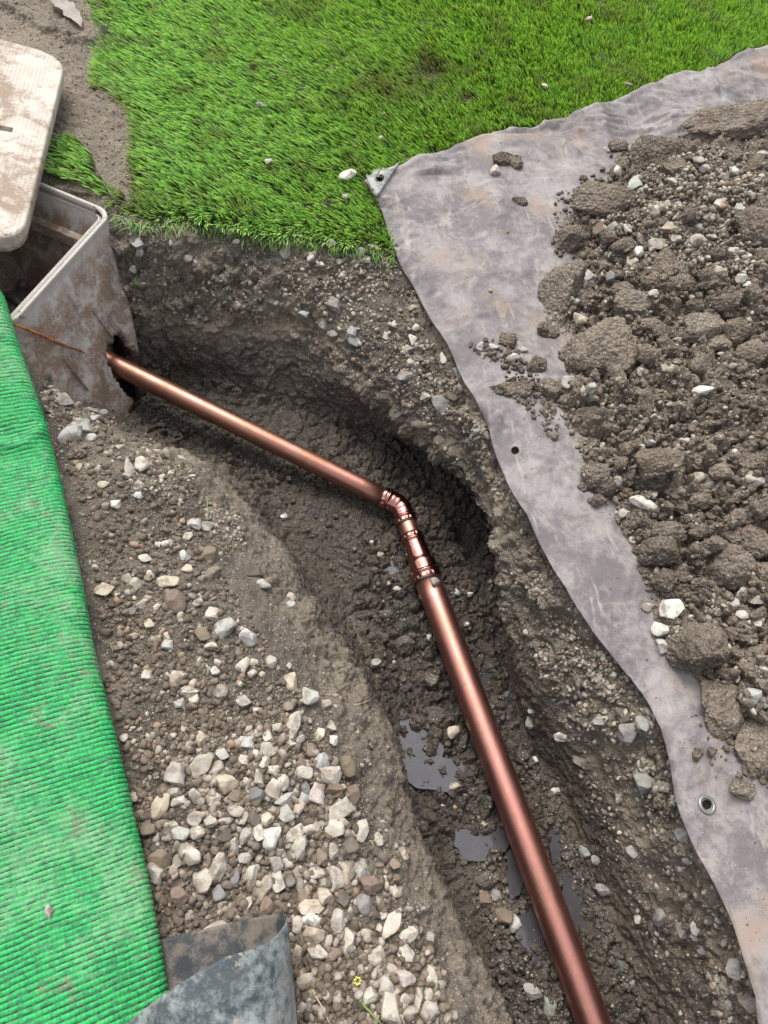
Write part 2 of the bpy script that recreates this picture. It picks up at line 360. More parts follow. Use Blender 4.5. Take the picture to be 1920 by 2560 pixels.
# the dug wall on the right: smooth smeared lower face, crumbly upper slope with ledges
low = walls * sstep(-.24, -.30, z) * sstep(-.44, -.38, z)
disp = disp * (1 - .55 * low) + low * .004 * np.sin(z * 120 + 14 * big + 5 * med)
# undercut hollow beside the elbow
hp = D(1035, 1190, -.33); hd = np.linalg.norm((MV - hp) / [.16, .17, .11], axis=1)
tr_side = uv[:, 0] > np.interp(uv[:, 1], [900, 1000, 1200, 1500], [900, 960, 1010, 1090])
disp = disp - .07 * np.exp(-hd ** 2 * 1.1) * tr_side
disp = disp * vis * np.where(inpoly(uv, [(0, -50), (215, -50), (215, 100), (300, 240), (290, 430), (100, 400), (0, 300)]), .45, 1)
tl_edge = np.interp(uv[:, 1], [p[1] for p in TARP_LEFT], [p[0] for p in TARP_LEFT]); under = (uv[:, 0] > tl_edge + 25) & (uv[:, 1] > 390 - .0 * uv[:, 0]) & (z > -.1) | (uv[:, 0] > 1000) & (uv[:, 1] > 300) & (z > -.02)
disp = np.where(under, disp * .15, disp)
DV = MV + N * disp[:, None]
pud = np.zeros(len(MV)); q = project(MV)
for (pu, pv, ru, rv) in PUDDLES:
    d2 = ((q[:, 0] - pu) / (ru * 1.25)) ** 2 + ((q[:, 1] - pv) / (rv * 1.25)) ** 2
    pud = np.maximum(pud, np.exp(-d2 * 1.3))
DV[:, 2] -= pud * floorm * (.0125 + .013 * fbm(P3, 16, 3, 95) + .004 * fbm(P3, 60, 2, 97))
# flaky ledge of dried mud, top left
lp = np.array([D(*p)[:2] for p in [(-80, -30), (0, 12), (50, 42), (100, 72), (150, 88), (200, 96)]])
lq = MV[:, :2]; lz = np.interp(lq[:, 0], lp[:, 0], lp[:, 1]) ; sd = lq[:, 1] - lz + .02 * med
tl = (lq[:, 0] < lp[-1, 0] + .05) & (lq[:, 0] > lp[0, 0] - .6)
DV[:, 2] += np.where(tl, .018 * sstep(-.014, .016, sd), 0) * vis
# shallow impressed grid of a paving form in the trench bottom
gc, gx, gy = D(655, 1110, Z3), D(700, 1118, Z3) - D(655, 1110, Z3), None
gx = gx / np.linalg.norm(gx); gy = np.array([-gx[1], gx[0], 0]); q = MV - gc; a, b = q @ gx, q @ gy
gm = sstep(.12, .08, np.abs(a)) * sstep(.075, .05, np.abs(b)) * floorm
line = np.minimum(np.abs((a / .026 + .5) % 1 - .5), np.abs((b / .026 + .5) % 1 - .5)) * .026
DV[:, 2] = DV[:, 2] * (1 - gm * .7) + (Z3 + .008) * gm * .7 - gm * .004 * (line < .0022)
for (hu, hv) in ((1767, 2012), (1288, 1126)):
    DV[:, 2] -= .035 * np.exp(-(np.linalg.norm(DV[:, :2] - S(hu, hv, .02)[:2], axis=1) / .03) ** 2)
# excavated inside of the chamber
ins = box_inside(DV, .016)
inz = -.30 - .22 * np.exp(-(np.linalg.norm(DV - D(262, 775, -.3), axis=1) / .20) ** 2) + .03 * big + .012 * med + .012 * crack - .10 * sstep(1.9, 1.5, MV[:, 1])
DV[:, 2] = np.where(ins, np.minimum(DV[:, 2], inz), DV[:, 2])
DV[:, 2] -= np.where(lawnm, .012, 0)
wet = np.clip(floorm * sstep(1.5, 1.2, MV[:, 1]) * (.75 + .4 * med) + .55 * floorm + .45 * low, 0, 1)
wet = np.clip(wet + .25 * walls * (uv[:, 1] > 1200), 0, 1)
clus = sstep(.1, .7, fbm(P3, 6, 3, 80)) * walls
grit = np.clip(.5 + 1.3 * walls * (1 - low) + 1.2 * clus - .8 * smear * bench - .3 * floorm, .05, 2.6)
shoulder = sstep(-.11, -.14, z) * sstep(-.30, -.24, z) * (uv[:, 0] < np.interp(uv[:, 1], [900, 2212], [520, 1130]))
dusty = np.clip(sstep(.0, .5, fbm(P3, 9, 3, 90)) * .55 * (1 - floorm) * (1 - low) * sstep(-.14, -.02, z) + .35 * shoulder, 0, 1)
dusty = np.clip(dusty + .75 * clus * (1 - low) + .25 * walls * (1 - low), 0, 1)
dusty = np.where(inpoly(uv, [(0, -50), (215, -50), (215, 100), (300, 240), (290, 430), (100, 400), (0, 300)]), .75 + .2 * med, dusty)
dusty = np.where(ins, 0, dusty)
link('ground', mesh_np('ground', DV, MT, [m_ground], True, {'wet': ('FLOAT', wet), 'grit': ('FLOAT', grit), 'dusty': ('FLOAT', dusty), 'lawn': ('FLOAT', lawnm.astype(float))}), kind='structure',
     label='muddy ground with a trench dug through it')

# ray casting against the real surfaces, to set things down on them
SURF = []; HITK = [0]                                  # order: ground, chamber, upper pipe, lower pipe, tarpaulin, heap, net, dark tarp
def add_surface(V, T): SURF.append(BVHTree.FromPolygons(np.asarray(V, float).tolist(), np.asarray(T).tolist()))
sel = (np.abs(MV[MT[:, 0], 0] - .5) < 3) & (np.abs(MV[MT[:, 0], 1] - 1.2) < 3)
add_surface(DV, MT[sel])
def hit(u, v, skip=()):                                 # photo px -> point and normal on the nearest real surface
    o = Vector((0, 0, CAMH)); d = Vector(ray(u, v).tolist()).normalized(); best = None
    for k, s in enumerate(SURF):
        if k in skip: continue
        p, n, i, t = s.ray_cast(o, d)
        if p is not None and (best is None or t < best[2]): best = (p, n if n.dot(d) < 0 else -n, t); HITK[0] = k
    return best if best else (Vector(S(u, v, 0).tolist()), Vector((0, 0, 1)), 2.0)
def zdepth(p): return float(-((np.array(p) - [0, 0, CAMH]) @ RC)[2])

# ---- standing water in the trench bottom
M = Mat('muddy_water'); rp = M.bump(M.noise(38, 2, .5, dist=2.5), .16, .004)
m_water = M.done(M.mix(M.noise(20), (.040, .038, .042), (.075, .072, .078)), .03, rp, spec=1.0)
for pi_, (pu, pv, ru, rv) in enumerate(PUDDLES):
    wz = WATERZ + .0004 * pi_; c = S(pu, pv, wz); ru, rv = ru * 1.35, rv * 1.35; n = 40; V = [c.tolist()]
    for k in range(n):
        a = 2 * math.pi * k / n; rr = 1 + .13 * math.sin(3 * a + pu) + .08 * math.sin(7 * a + pv)
        V.append(S(pu + ru * rr * math.cos(a), pv + rv * rr * math.sin(a), wz).tolist())
    me = bpy.data.meshes.new('puddle'); me.from_pydata(V, [], [(0, 1 + k, 1 + (k + 1) % n) for k in range(n)]); me.materials.append(m_water); me.update()
    if me.polygons[0].normal.z < 0: me.flip_normals()
    link('puddle', me, kind='structure')

# ================================================================== CONCRETE CHAMBER, its lid, what is in it
M = Mat('stained_concrete'); st1 = M.noise(14, 6, .7, dist=.6); st2 = M.noise(70, 4, .7)
dirt = M.ramp(M.math('ADD', M.math('MULTIPLY', st1, .7), M.math('MULTIPLY', st2, .3)), .36, .57)
zz = M.sep(M.pos, 2); nz = M.sep(M.n('ShaderNodeNewGeometry').outputs['Normal'], 2)
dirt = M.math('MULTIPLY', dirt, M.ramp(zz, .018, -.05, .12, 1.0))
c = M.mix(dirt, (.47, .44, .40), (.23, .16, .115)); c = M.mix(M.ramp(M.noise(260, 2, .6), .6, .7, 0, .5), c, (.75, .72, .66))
c = M.mix(M.ramp(M.noise(9, 4, .7), .6, .72, 0, .5), c, (.38, .2, .09))
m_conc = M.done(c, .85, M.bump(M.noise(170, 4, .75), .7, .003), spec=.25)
M = Mat('lid_concrete'); br = M.n('ShaderNodeTexBrick'); M.put(br.inputs['Vector'], M.n('ShaderNodeTexCoord').outputs['Object'])
br.offset = 0; br.inputs['Scale'].default_value = 1; br.inputs['Brick Width'].default_value = .011; br.inputs['Row Height'].default_value = .011; br.inputs['Mortar Size'].default_value = .0018
st1 = M.noise(7, 6, .7, dist=.5); st2 = M.noise(60, 5, .75)
d = M.ramp(M.math('ADD', M.math('MULTIPLY', st1, .75), M.math('MULTIPLY', st2, .3)), .47, .60)
c = M.mix(M.math('MULTIPLY', d, .9), (.50, .46, .40), (.25, .185, .135)); grid = M.math('MULTIPLY', br.outputs['Fac'], M.ramp(M.noise(9, 3), .42, .55))
c = M.mix(M.math('MULTIPLY', grid, .35), c, (.24, .18, .14))
nr = M.bump(M.math('SUBTRACT', 1.0, grid), .6, .0018); m_lid = M.done(c, .85, M.bump(M.noise(190, 4, .7), .5, .002, nr), spec=.25)

box = link('concrete_chamber', None, label='mud stained concrete chamber with a broken hole where the copper pipe enters', cat='chamber', loc=tuple(BK[:2]) + (-.4,))
def rrect(a0, a1, b0, b1, rad, n=10):
    P = []
    for (ca, cb, s) in ((a0 + rad, b0 + rad, 180), (a1 - rad, b0 + rad, 270), (a1 - rad, b1 - rad, 0), (a0 + rad, b1 - rad, 90)):
        for k in range(n + 1):
            t = math.radians(s + 90 * k / n); P.append((ca + rad * math.cos(t), cb + rad * math.sin(t)))
    return np.array(P)
loop2 = rrect(0, BLEN, 0, BWID, .045); loop2 = resample(np.vstack([loop2, loop2[:1]]), 260)[:-1]
zs = np.concatenate([[.018, .021, .02], np.arange(.012, -.46, -.007)])
V = []
def box_pt(a, b, z): 
    p = BK[:2] + a * ba[:2] + b * bb[:2] + max(-z, 0) * SHEAR; return (p[0], p[1], z)
for j, zz_ in enumerate(zs):
    off = (.010, .004, 0)[j] if j < 3 else 0
    for (a, b) in loop2:
        ca, cb = BLEN / 2, BWID / 2; s = off; a2 = a + s * np.sign(ca - a) * (abs(a - ca) > ca - .05); b2 = b + s * np.sign(cb - b) * (abs(b - cb) > cb - .05)
        wob = .004 * math.sin(a * 31 + zz_ * 23) * min(1, max(0, -zz_) / .06)
        V.append(box_pt(a2, b2 - wob, zz_))
V = np.array(V); Fq = grid_quads(len(zs), len(loop2), True)
cen = V[Fq].mean(1); pu = project(cen); pu = (pu - [0, 640]) * 4.1475
hole = [(1175, 850), (1200, 806), (1262, 800), (1300, 852), (1390, 950), (1500, 1060), (1700, 1100), (1700, 1800), (1320, 1640), (1392, 1510), (1262, 1370), (1200, 1270), (1132, 1150), (1100, 1040), (1105, 930), (1130, 897), (1178, 888)]
nearw = ((cen[:, :2] - BK[:2] - np.maximum(-cen[:, 2:3], 0) * SHEAR) @ bb[:2]) < .12
pn = pu + 14 * np.stack([vnoise(cen, 60, 3), vnoise(cen, 60, 4)], 1)
Fq = Fq[~(inpoly(pn, hole) & nearw)]
Fq = Fq[:, ::-1]
me = mesh_np('wall', V, Fq, [m_conc]); wall_o = link('wall', me, box)
wall_o.matrix_parent_inverse = Matrix.Translation(-box.location)
sol = wall_o.modifiers.new('thickness', 'SOLIDIFY'); sol.thickness = .026; sol.offset = 1
# make sure thickness grows inwards
n0 = Vector(np.cross(V[Fq[0, 1]] - V[Fq[0, 0]], V[Fq[0, 2]] - V[Fq[0, 0]]).tolist()); pc = V[Fq[0]].mean(0)[:2]; mid = (BK[:2] + ba[:2] * BLEN / 2 + bb[:2] * BWID / 2)
sidef = Fq[len(Fq) // 2]; n0 = np.cross(V[sidef[1]] - V[sidef[0]], V[sidef[2]] - V[sidef[0]]); inward = np.dot(n0[:2], mid - V[sidef].mean(0)[:2]) > 0
sol.offset = 1 if inward else -1
add_surface(V, np.concatenate([Fq[:, [0, 1, 2]], Fq[:, [0, 2, 3]]]))
def keep(o, parent): o.matrix_parent_inverse = Matrix.Translation(-parent.location)
# ledge running round the inside, below the rim
lo = rrect(.022, BLEN - .022, .022, BWID - .022, .03); li = rrect(.05, BLEN - .05, .05, BWID - .05, .02); V = []
for (L, z_) in ((lo, -.058), (li, -.060), (li, -.084), (lo, -.092)): V += [box_pt(a, b, z_) for a, b in L]
o = link('ledge', mesh_np('ledge', V, grid_quads(4, len(lo), True), [m_conc], False), box); keep(o, box)
# chipped raised fins on the outer wall
def on_photo(u, v, lift=0.0):
    p, n, t = hit(u, v); return np.array(p) + np.array(n) * lift
z1 = lambda x, y: (x / 4.1475, y / 4.1475 + 640)
for (p0, p1, w) in (((965, 575), (1183, 885), 30), ((650, 1070), (905, 1390), 26)):
    pts = [on_photo(*z1(p0[0] + (p1[0] - p0[0]) * t, p0[1] + (p1[1] - p0[1]) * t), 0) for t in np.linspace(0, 1, 9)]
    V = []; 
    for k, p in enumerate(pts):
        h = .003 + .008 * k / 8; s = np.array([.010, .004, .004]) * (.3 + .7 * k / 8); n_ = np.array([.7, -.5, .4])
        V += [p - s, p + n_ * h, p + s * .25, p - n_ * .006]
    o = link('fin', mesh_np('fin', V, grid_quads(9, 4, True), [m_conc], False), box); keep(o, box)
M = Mat('rusty_steel'); m_rust = M.done(M.mix(M.ramp(M.noise(60, 4), .4, .6), (.42, .15, .03), (.16, .07, .04)), .8, M.bump(M.noise(300), .6, .002))
a_, b_ = on_photo(60, 826, .012), on_photo(208, 883, .010); a0_ = a_ + (a_ - b_) * .28 + np.array([0, 0, .004])
pts = [a0_ + (b_ - a0_) * t + rng.normal(0, .0010, 3) for t in np.linspace(0, 1, 14)]
o = tube('reinforcing_wire', pts, np.array([.0035] * 4 + [.0048] * 5 + [.0036] * 4 + [.0012]), m_rust, box, 8); keep(o, box)
o['label'] = 'rusty orange wire'

# lid
LA, LB, LT = D(140, 125, .09), D(42, 522, .11), D(0, 82, .10)
lx = LA - LT; lx /= np.linalg.norm(lx); ly = LA - LB; LLEN = np.linalg.norm(ly); ly /= LLEN; lzv = np.cross(lx, ly); lzv /= np.linalg.norm(lzv); lx2 = np.cross(ly, lzv)
lid = link('chamber_lid', None, label='pale concrete lid with rounded corners and a slot, pulled half off the chamber', cat='lid')
lid.matrix_world = Matrix([[lx2[0], ly[0], lzv[0], LA[0]], [lx2[1], ly[1], lzv[1], LA[1]], [lx2[2], ly[2], lzv[2], LA[2]], [0, 0, 0, 1]])
LWID = .52; sk = float(np.dot(lx, ly))
L2 = rrect(-LWID, 0, -LLEN, 0, .075, 12); L2[:, 1] += (L2[:, 0]) * sk * .8
prof = [(.0, .0), (.003, -.001), (.006, -.004), (.0075, -.010), (.004, -.030), (-.002, -.052), (-.007, -.058), (-.015, -.060)]
cxy = L2.mean(0); V = []
dirs = L2 - cxy; dirs /= np.linalg.norm(dirs, axis=1)[:, None]
for (o_, z_) in prof:
    for k, (x, y) in enumerate(L2): V.append((x + dirs[k, 0] * o_, y + dirs[k, 1] * o_ + 0, z_ + .0012 * math.sin(k * 1.7)))
n = len(L2); Fc = [tuple(q) for q in grid_quads(len(prof), n, True).tolist()]
# top with the slot left open
sx0, sx1, sy0, sy1 = -.205, -.085, -.405, -.383
slot = [(sx0, sy0), (sx1, sy0), (sx1, sy1), (sx0, sy1)]
b0 = len(V); V += [(x, y, 0) for x, y in slot] + [(x, y, -.03) for x, y in slot]
import bmesh
bm = bmesh.new(); bv = [bm.verts.new(v) for v in V]; bm.verts.ensure_lookup_table()
for f in Fc: bm.faces.new([bv[i] for i in f])
bm.faces.new([bv[(len(prof) - 1) * n + k] for k in range(n)])
for k in range(4): bm.faces.new([bv[b0 + k], bv[b0 + (k + 1) % 4], bv[b0 + 4 + (k + 1) % 4], bv[b0 + 4 + k]])
bm.faces.new([bv[b0 + 4 + k] for k in range(4)])
ed = [bm.edges.get((bv[k], bv[(k + 1) % n])) for k in range(n)] + [bm.edges.get((bv[b0 + k], bv[b0 + (k + 1) % 4])) for k in range(4)]
bmesh.ops.triangle_fill(bm, edges=ed, use_beauty=True)
bmesh.ops.recalc_face_normals(bm, faces=bm.faces[:])
me = bpy.data.meshes.new('slab'); bm.to_mesh(me); bm.free(); me.materials.append(m_lid)
for p in me.polygons: p.use_smooth = len(p.vertices) == 4 and p.index < len(Fc)
o = link('slab', me, lid)

# dark fitting in the chamber
M = Mat('dirty_rubber'); m_rub = M.done(M.mix(M.noise(30), (.035, .03, .026), (.10, .08, .065)), .4, M.bump(M.noise(80), .4, .004))
c0 = S(45, 765, -.22)
valve = link('stop_valve', None, label='dark muddy stop valve lying at the bottom of the chamber', cat='valve', loc=tuple(c0))
o = tube('body', [c0 + W(-.10, -.13, -.03), c0 + W(-.05, -.07, -.01), c0 + W(0, 0, 0), c0 + W(.012, .03, .0), c0 + W(.02, .06, -.05)], [.040, .042, .040, .034, .02], m_rub, valve, 18); keep(o, valve)
o = tube('knob', [c0 + W(.01, .05, -.02), c0 + W(.012, .052, .02), c0 + W(.013, .053, .034), c0 + W(.014, .054, .042), c0 + W(.0145, .0545, .046)], [.020, .020, .018, .011, .004], m_rub, valve, 16); keep(o, valve)
o = tube('collar', [c0 + W(-.012, -.016, 0), c0 + W(-.006, -.008, 0), c0 + W(.004, .004, 0)], [.048, .050, .047], m_rub, valve, 18); keep(o, valve)

# ================================================================== COPPER PIPE
def copper(name, base, r0, r1, tarnish):
    M = Mat(name); st_ = M.noise(9, 5, .65, dist=.4); fi = M.noise(120, 3, .7)
    c = M.mix(M.ramp(st_, .40, .66, 0, tarnish), base, (.30, .155, .10)); c = M.mix(M.ramp(M.noise(55, 3, .6), .68, .76, 0, .6), c, (.20, .13, .09))
    sc = M.n('ShaderNodeMapping'); M.put(sc.inputs[0], M.pos); sc.inputs['Rotation'].default_value = (0, 0, .21); sc.inputs['Scale'].default_value = (420, 9, 420)
    scr = M.ramp(M.noise(1, 3, .6, vec=sc.outputs[0]), .60, .70)
    md = M.math('MAXIMUM', M.ramp(M.noise(33, 5, .75), .655, .70), M.ramp(M.noise(150, 3, .7), .70, .74))
    md = M.math('MULTIPLY', md, M.ramp(M.noise(6, 2), .42, .58, .25, 1))
    c = M.mix(M.math('MULTIPLY', scr, .35), c, (.75, .50, .42)); c = M.mix(md, c, (.17, .135, .105))
    r = M.ramp(M.math('ADD', M.math('MULTIPLY', st_, .6), M.math('MULTIPLY', fi, .4)), .35, .65, r0, r1)
    m_ = M.done(c, M.ramp(md, 0, 1, r, .85), M.bump(M.math('ADD', fi, M.math('MULTIPLY', scr, -.5)), .10, .0008))
    M.put(M.b.inputs['Metallic'], M.math('SUBTRACT', 1.0, md)); return m_
m_cu = copper('satin_copper', (.45, .205, .168), .35, .44, .5); m_cu2 = copper('tarnished_copper', (.42, .205, .155), .36, .48, .9); m_cub = copper('bright_copper', (.50, .225, .185), .13, .22, .3)
M = Mat('black_seal'); m_seal = M.done((.02, .018, .018), .5)
PZ = -.385
A_, B_ = S(277, 906, -.315), S(915, 1226, PZ); E_, F_ = S(1070, 1450, PZ), S(1485, 2560, PZ)
du = (B_ - A_) / np.linalg.norm(B_ - A_); dl = (F_ - E_) / np.linalg.norm(F_ - E_)
M2 = np.array([[du[0], -dl[0]], [du[1], -dl[1]]]); tt = np.linalg.solve(M2, (E_ - B_)[:2]); CX = B_ + du * tt[0]; CX[2] = PZ
du = (CX - A_) / np.linalg.norm(CX - A_)
def along(o, d, t): return o + d * t
pipe = link('copper_pipe', None, label='copper drain pipe with crimped elbow and reducer lying along the muddy trench', cat='pipe', loc=tuple(CX))
def ptube(name, path, rad, mat, n=40, parent=None, **kw):
    o = tube(name, path, rad, mat, parent or pipe, n, **kw); keep(o, pipe) if parent is None else None; return o
r1, r2 = .0302, .0395
EB = .062                                              # socket length each side of the bend
ptube('pipe_section', [along(A_, -du, .16)] + [along(A_, du, t) for t in np.linspace(0, np.linalg.norm(CX - A_) - EB + .01, 12)], r1, m_cu2, label='thinner tarnished upper pipe')
# elbow
pa = [along(CX, -du, t) for t in np.linspace(EB, .024, 12)]; pb = [along(CX, dl, t) for t in np.linspace(.024, EB, 12)]
mid_ = [(1 - t) ** 2 * (CX - du * .024) + 2 * t * (1 - t) * CX + t * t * (CX + dl * .024) for t in np.linspace(.1, .9, 9)]
def sock(t, R, bead):                                  # t from the open end, metres
    r = R + .0030
    r += bead * math.exp(-((t - .0175) / .0038) ** 2)
    if t > .030: r += .0006
    return r
ra = [sock(EB - t, r1, .0036) for t in np.linspace(EB, .024, 12)]; ra = [r for r in ra]
fine_a = np.linspace(EB, .024, 40); fine_b = fine_a[::-1]
path = [along(CX, -du, t) for t in fine_a] + mid_ + [along(CX, dl, t) for t in fine_b]
rad = [sock(EB - t, r1, .0050) for t in fine_a] + [r1 + .0034 - .0012 * math.cos(t * 2 * math.pi * 2) for t in np.linspace(.1, .9, 9)] + [sock(EB - t, r1, .0050) for t in fine_b]
elbow = ptube('elbow', path, rad, m_cub, 48, label='bright elbow fitting')
def crimp(o, d, t0, t1, r, parent):                     # knurled end band and the black seal peeping out
    n = 56; V = []; us = np.linspace(t0, t1, 4)
    ax = d / np.linalg.norm(d); b = np.cross(ax, [0, 0, 1]); b /= np.linalg.norm(b); c = np.cross(b, ax)
    for j, t in enumerate(us):
        for k in range(n):
            a = 2 * math.pi * k / n; rr = r + (.0011 if (k % 4) < 2 else -.0001) * (0 < j < 3) - (.0012 if j in (0, 3) else 0)
            V.append(o + ax * t + rr * (math.cos(a) * b + math.sin(a) * c))
    q = link('crimp_ring', mesh_np('crimp_ring', V, grid_quads(4, n, True), [m_cub], False), parent); 
    return q
def seal(o, d, t, r, parent):
    q = tube('seal', [along(o, d, t - .0022), along(o, d, t), along(o, d, t + .0022)], [r, r + .0006, r], m_seal, parent, 40)
crimp(CX, -du, EB - .013, EB + .001, r1 + .0038, elbow); seal(CX, -du, EB + .0035, r1 + .0012, elbow)
crimp(CX, dl, EB - .013, EB + .001, r1 + .0038, elbow); seal(CX, dl, EB + .0035, r1 + .0012, elbow)
# short piece and reducer; where the wide pipe begins
LE = float(np.dot(E_ - CX, dl)); RS = LE - .150
ptube('pipe_section', [along(CX, dl, t) for t in np.linspace(EB - .01, RS + .02, 6)], r1, m_cu2, label='short piece of thinner pipe between elbow and reducer')
ts = np.linspace(RS, LE, 90)
def red(t):
    s = t - RS; L = LE - RS
    if s < .075: return sock(s, r1, .0050) + .0015 * sstep(.04, .06, s)
    k = sstep(.075, .098, s); r = (r1 + .0051) * (1 - k) + (r2 + .0030) * k
    return r + .0055 * math.exp(-((s - (L - .022)) / .0045) ** 2)
reducer = ptube('reducer', [along(CX, dl, t) for t in ts], [float(red(t)) for t in ts], m_cub, 48, label='bright reducer fitting')
crimp(CX, dl, RS - .001, RS + .012, r1 + .0038, reducer); seal(CX, dl, RS - .0035, r1 + .0012, reducer)
crimp(CX, dl, LE - .016, LE + .001, r2 + .0040, reducer); seal(CX, dl, LE + .0035, r2 + .0012, reducer)
ptube('pipe_section', [along(CX, dl, t) for t in np.linspace(LE - .01, LE + 1.75, 24)], r2, m_cu, 56, label='wide satin lower pipe')
V_, F_q, _ = tube_mesh([along(A_, du, t) for t in np.linspace(0, np.linalg.norm(CX - A_), 12)], r1, 20); F_q = F_q[:, :]; add_surface(V_[:-2], np.concatenate([F_q[:, [0, 1, 2]], F_q[:, [0, 2, 3]]]))
V_, F_q, _ = tube_mesh([along(CX, dl, t) for t in np.linspace(LE, LE + 1.5, 12)], r2, 20); add_surface(V_[:-2], np.concatenate([F_q[:, [0, 1, 2]], F_q[:, [0, 2, 3]]]))

# ================================================================== TARPAULIN under the spoil
top = resample([D(*p, .03) for p in TARP_TOP], 210); left = resample([D(*p, .012) for p in TARP_LEFT], 420); cor = left[0].copy()
nt, nl = len(top), len(left)
TT, LL = np.meshgrid(np.arange(nt), np.arange(nl)); fade = np.exp(-TT / 60.0)[..., None]
lin = resample([left[0], left[140], left[280], left[-1]], nl)
TV = (left[LL] * fade + lin[LL] * (1 - fade)) + top[TT] - cor; TV = TV.reshape(-1, 3)
def ground_z(V):
    out = np.zeros(len(V)); s = SURF[0]
    for i, p in enumerate(V):
        h = s.ray_cast(Vector((p[0], p[1], 1.0)), Vector((0, 0, -1)))[0]; out[i] = h.z if h is not None else 0
    return out
gz = ground_z(TV); tedge = TT.ravel() / (nt - 1); q = TV * [1, 1, 0]
on_lawn = inpoly(project(TV) / K, LAWN)
ledge_d = dist_poly(TV[:, :2], left[:, :2]); tdist = dist_poly(TV[:, :2], top[:, :2])
base = np.maximum(gz, -.035) 
base = np.where(ledge_d < .10, np.maximum(base, -.02), base) + .010 + .020 * np.exp(-(tdist / .35) ** 2)
wr = .007 * fbm(q, 4.5, 3, 120) * sstep(0, .06, tdist) + .0025 * fbm(q, 14, 2, 130)
crz = np.abs(fbm(q, 2.6, 2, 145)); wr = wr + .004 * np.exp(-(crz / .018) ** 2) + .003 * np.exp(-(np.abs(fbm(q * [.5, 1, 1], 4.2, 2, 155)) / .03) ** 2)
ridge = (1 - np.abs(fbm(q * [1, .6, 1] , 3.3, 2, 140))) ** 6 * .014
hem = .0035 * np.exp(-((ledge_d - .012) / .010) ** 2) + .0035 * np.exp(-((tdist - .012) / .010) ** 2)
for (a_px, b_px, hgt, wd) in (((1160, 1010), (1330, 1120), .010, .010), ((1150, 262), (1240, 345), .018, .016), ((1515, 155), (1535, 215), .022, .014), ((1240, 345), (1320, 400), .012, .014), ((905, 460), (1005, 500), .004, .006), ((1500, 1590), (1659, 1760), .03, .05), ((1290, 800), (1400, 1180), .008, .008), ((1380, 1180), (1560, 1620), .010, .012)):
    dd = dist_poly(TV[:, :2], [D(*a_px)[:2], D(*b_px)[:2]]); wr = wr + hgt * np.exp(-(dd / wd) ** 2)
TV[:, 2] = base + wr + ridge + hem + .004
TV[:, 2] -= .03 * np.exp(-(ledge_d / .010) ** 2) * sstep(0, .4, tdist) * .35
holes = [(1767, 2012, 13), (1288, 1126, 10), (949, 450, 9)]
TQ = grid_tris(nl, nt)
M = Mat('dusty_tarpaulin'); b1 = M.noise(6, 6, .7, dist=.3); b2 = M.noise(40, 5, .75); b3 = M.noise(190, 3, .7)
c = M.mix(M.ramp(M.math('ADD', M.math('MULTIPLY', b1, .6), M.math('MULTIPLY', b2, .4)), .42, .60), (.124, .110, .111), (.250, .229, .220))
c = M.mix(M.ramp(M.noise(16, 5, .75, dist=1.2), .56, .70, 0, .55), c, (.34, .30, .24))
mp_ = M.n('ShaderNodeMapping'); M.put(mp_.inputs[0], M.pos); mp_.inputs['Rotation'].default_value = (0, 0, .6); mp_.inputs['Scale'].default_value = (22, 5, 5)
c = M.mix(M.ramp(M.noise(1, 5, .7, vec=mp_.outputs[0], dist=.8), .56, .68, 0, .55), c, (.36, .33, .29))
c = M.mix(M.ramp(M.noise(3.1, 4, .6), .54, .68, 0, .6), c, (.27, .19, .135)); c = M.mix(M.ramp(b3, .62, .72, 0, .5), c, (.40, .37, .33))
wv = M.n('ShaderNodeTexWave', wave_type='BANDS', bands_direction='X'); M.put(wv.inputs['Vector'], M.pos); wv.inputs['Scale'].default_value = 95; wv.inputs['Distortion'].default_value = .4
wv2 = M.n('ShaderNodeTexWave', wave_type='BANDS', bands_direction='Y'); M.put(wv2.inputs['Vector'], M.pos); wv2.inputs['Scale'].default_value = 95; wv2.inputs['Distortion'].default_value = .4
nr = M.bump(M.math('MULTIPLY', wv.outputs[1], wv2.outputs[1]), .25, .0008); nr = M.bump(b2, .35, .004, nr)
m_tarp = M.done(c, M.ramp(b2, .3, .7, .55, .85), M.bump(b3, .3, .0015, nr), spec=.35)
tarp = link('tarpaulin', None, label='grey purple dusty tarpaulin spread beside the trench under the spoil', cat='tarpaulin', loc=tuple(D(1300, 700)))
def hthr0(m):
    q_ = project(m); near = np.zeros(len(m), bool)
    for (hu, hv, hr) in holes: near |= np.hypot(q_[:, 0] - hu, q_[:, 1] - hv) < hr * 1.35
    return np.where(near, .0022, 1.0)
nv0 = len(TV); TV, TQ = refine(TV, TQ, hthr0, 5)
cen = TV[TQ].mean(1); puv = project(cen); keepq = np.ones(len(TQ), bool)
for (hu, hv, hr) in holes: keepq &= np.hypot(puv[:, 0] - hu, puv[:, 1] - hv) > hr
if vnormals(TV, TQ)[:, 2].mean() < 0: TQ = TQ[:, ::-1]
o = link('sheet', mesh_np('sheet', TV, TQ[keepq], [m_tarp]), tarp); keep(o, tarp)
sm = o.modifiers.new('thickness', 'SOLIDIFY'); sm.thickness = .003; sm.offset = -1
add_surface(TV, TQ)
M = Mat('eyelet_metal'); m_eye = M.done(M.mix(M.noise(60, 4), (.16, .16, .15), (.3, .3, .28)), .42, M.bump(M.noise(200), .3, .001), metal=.6)
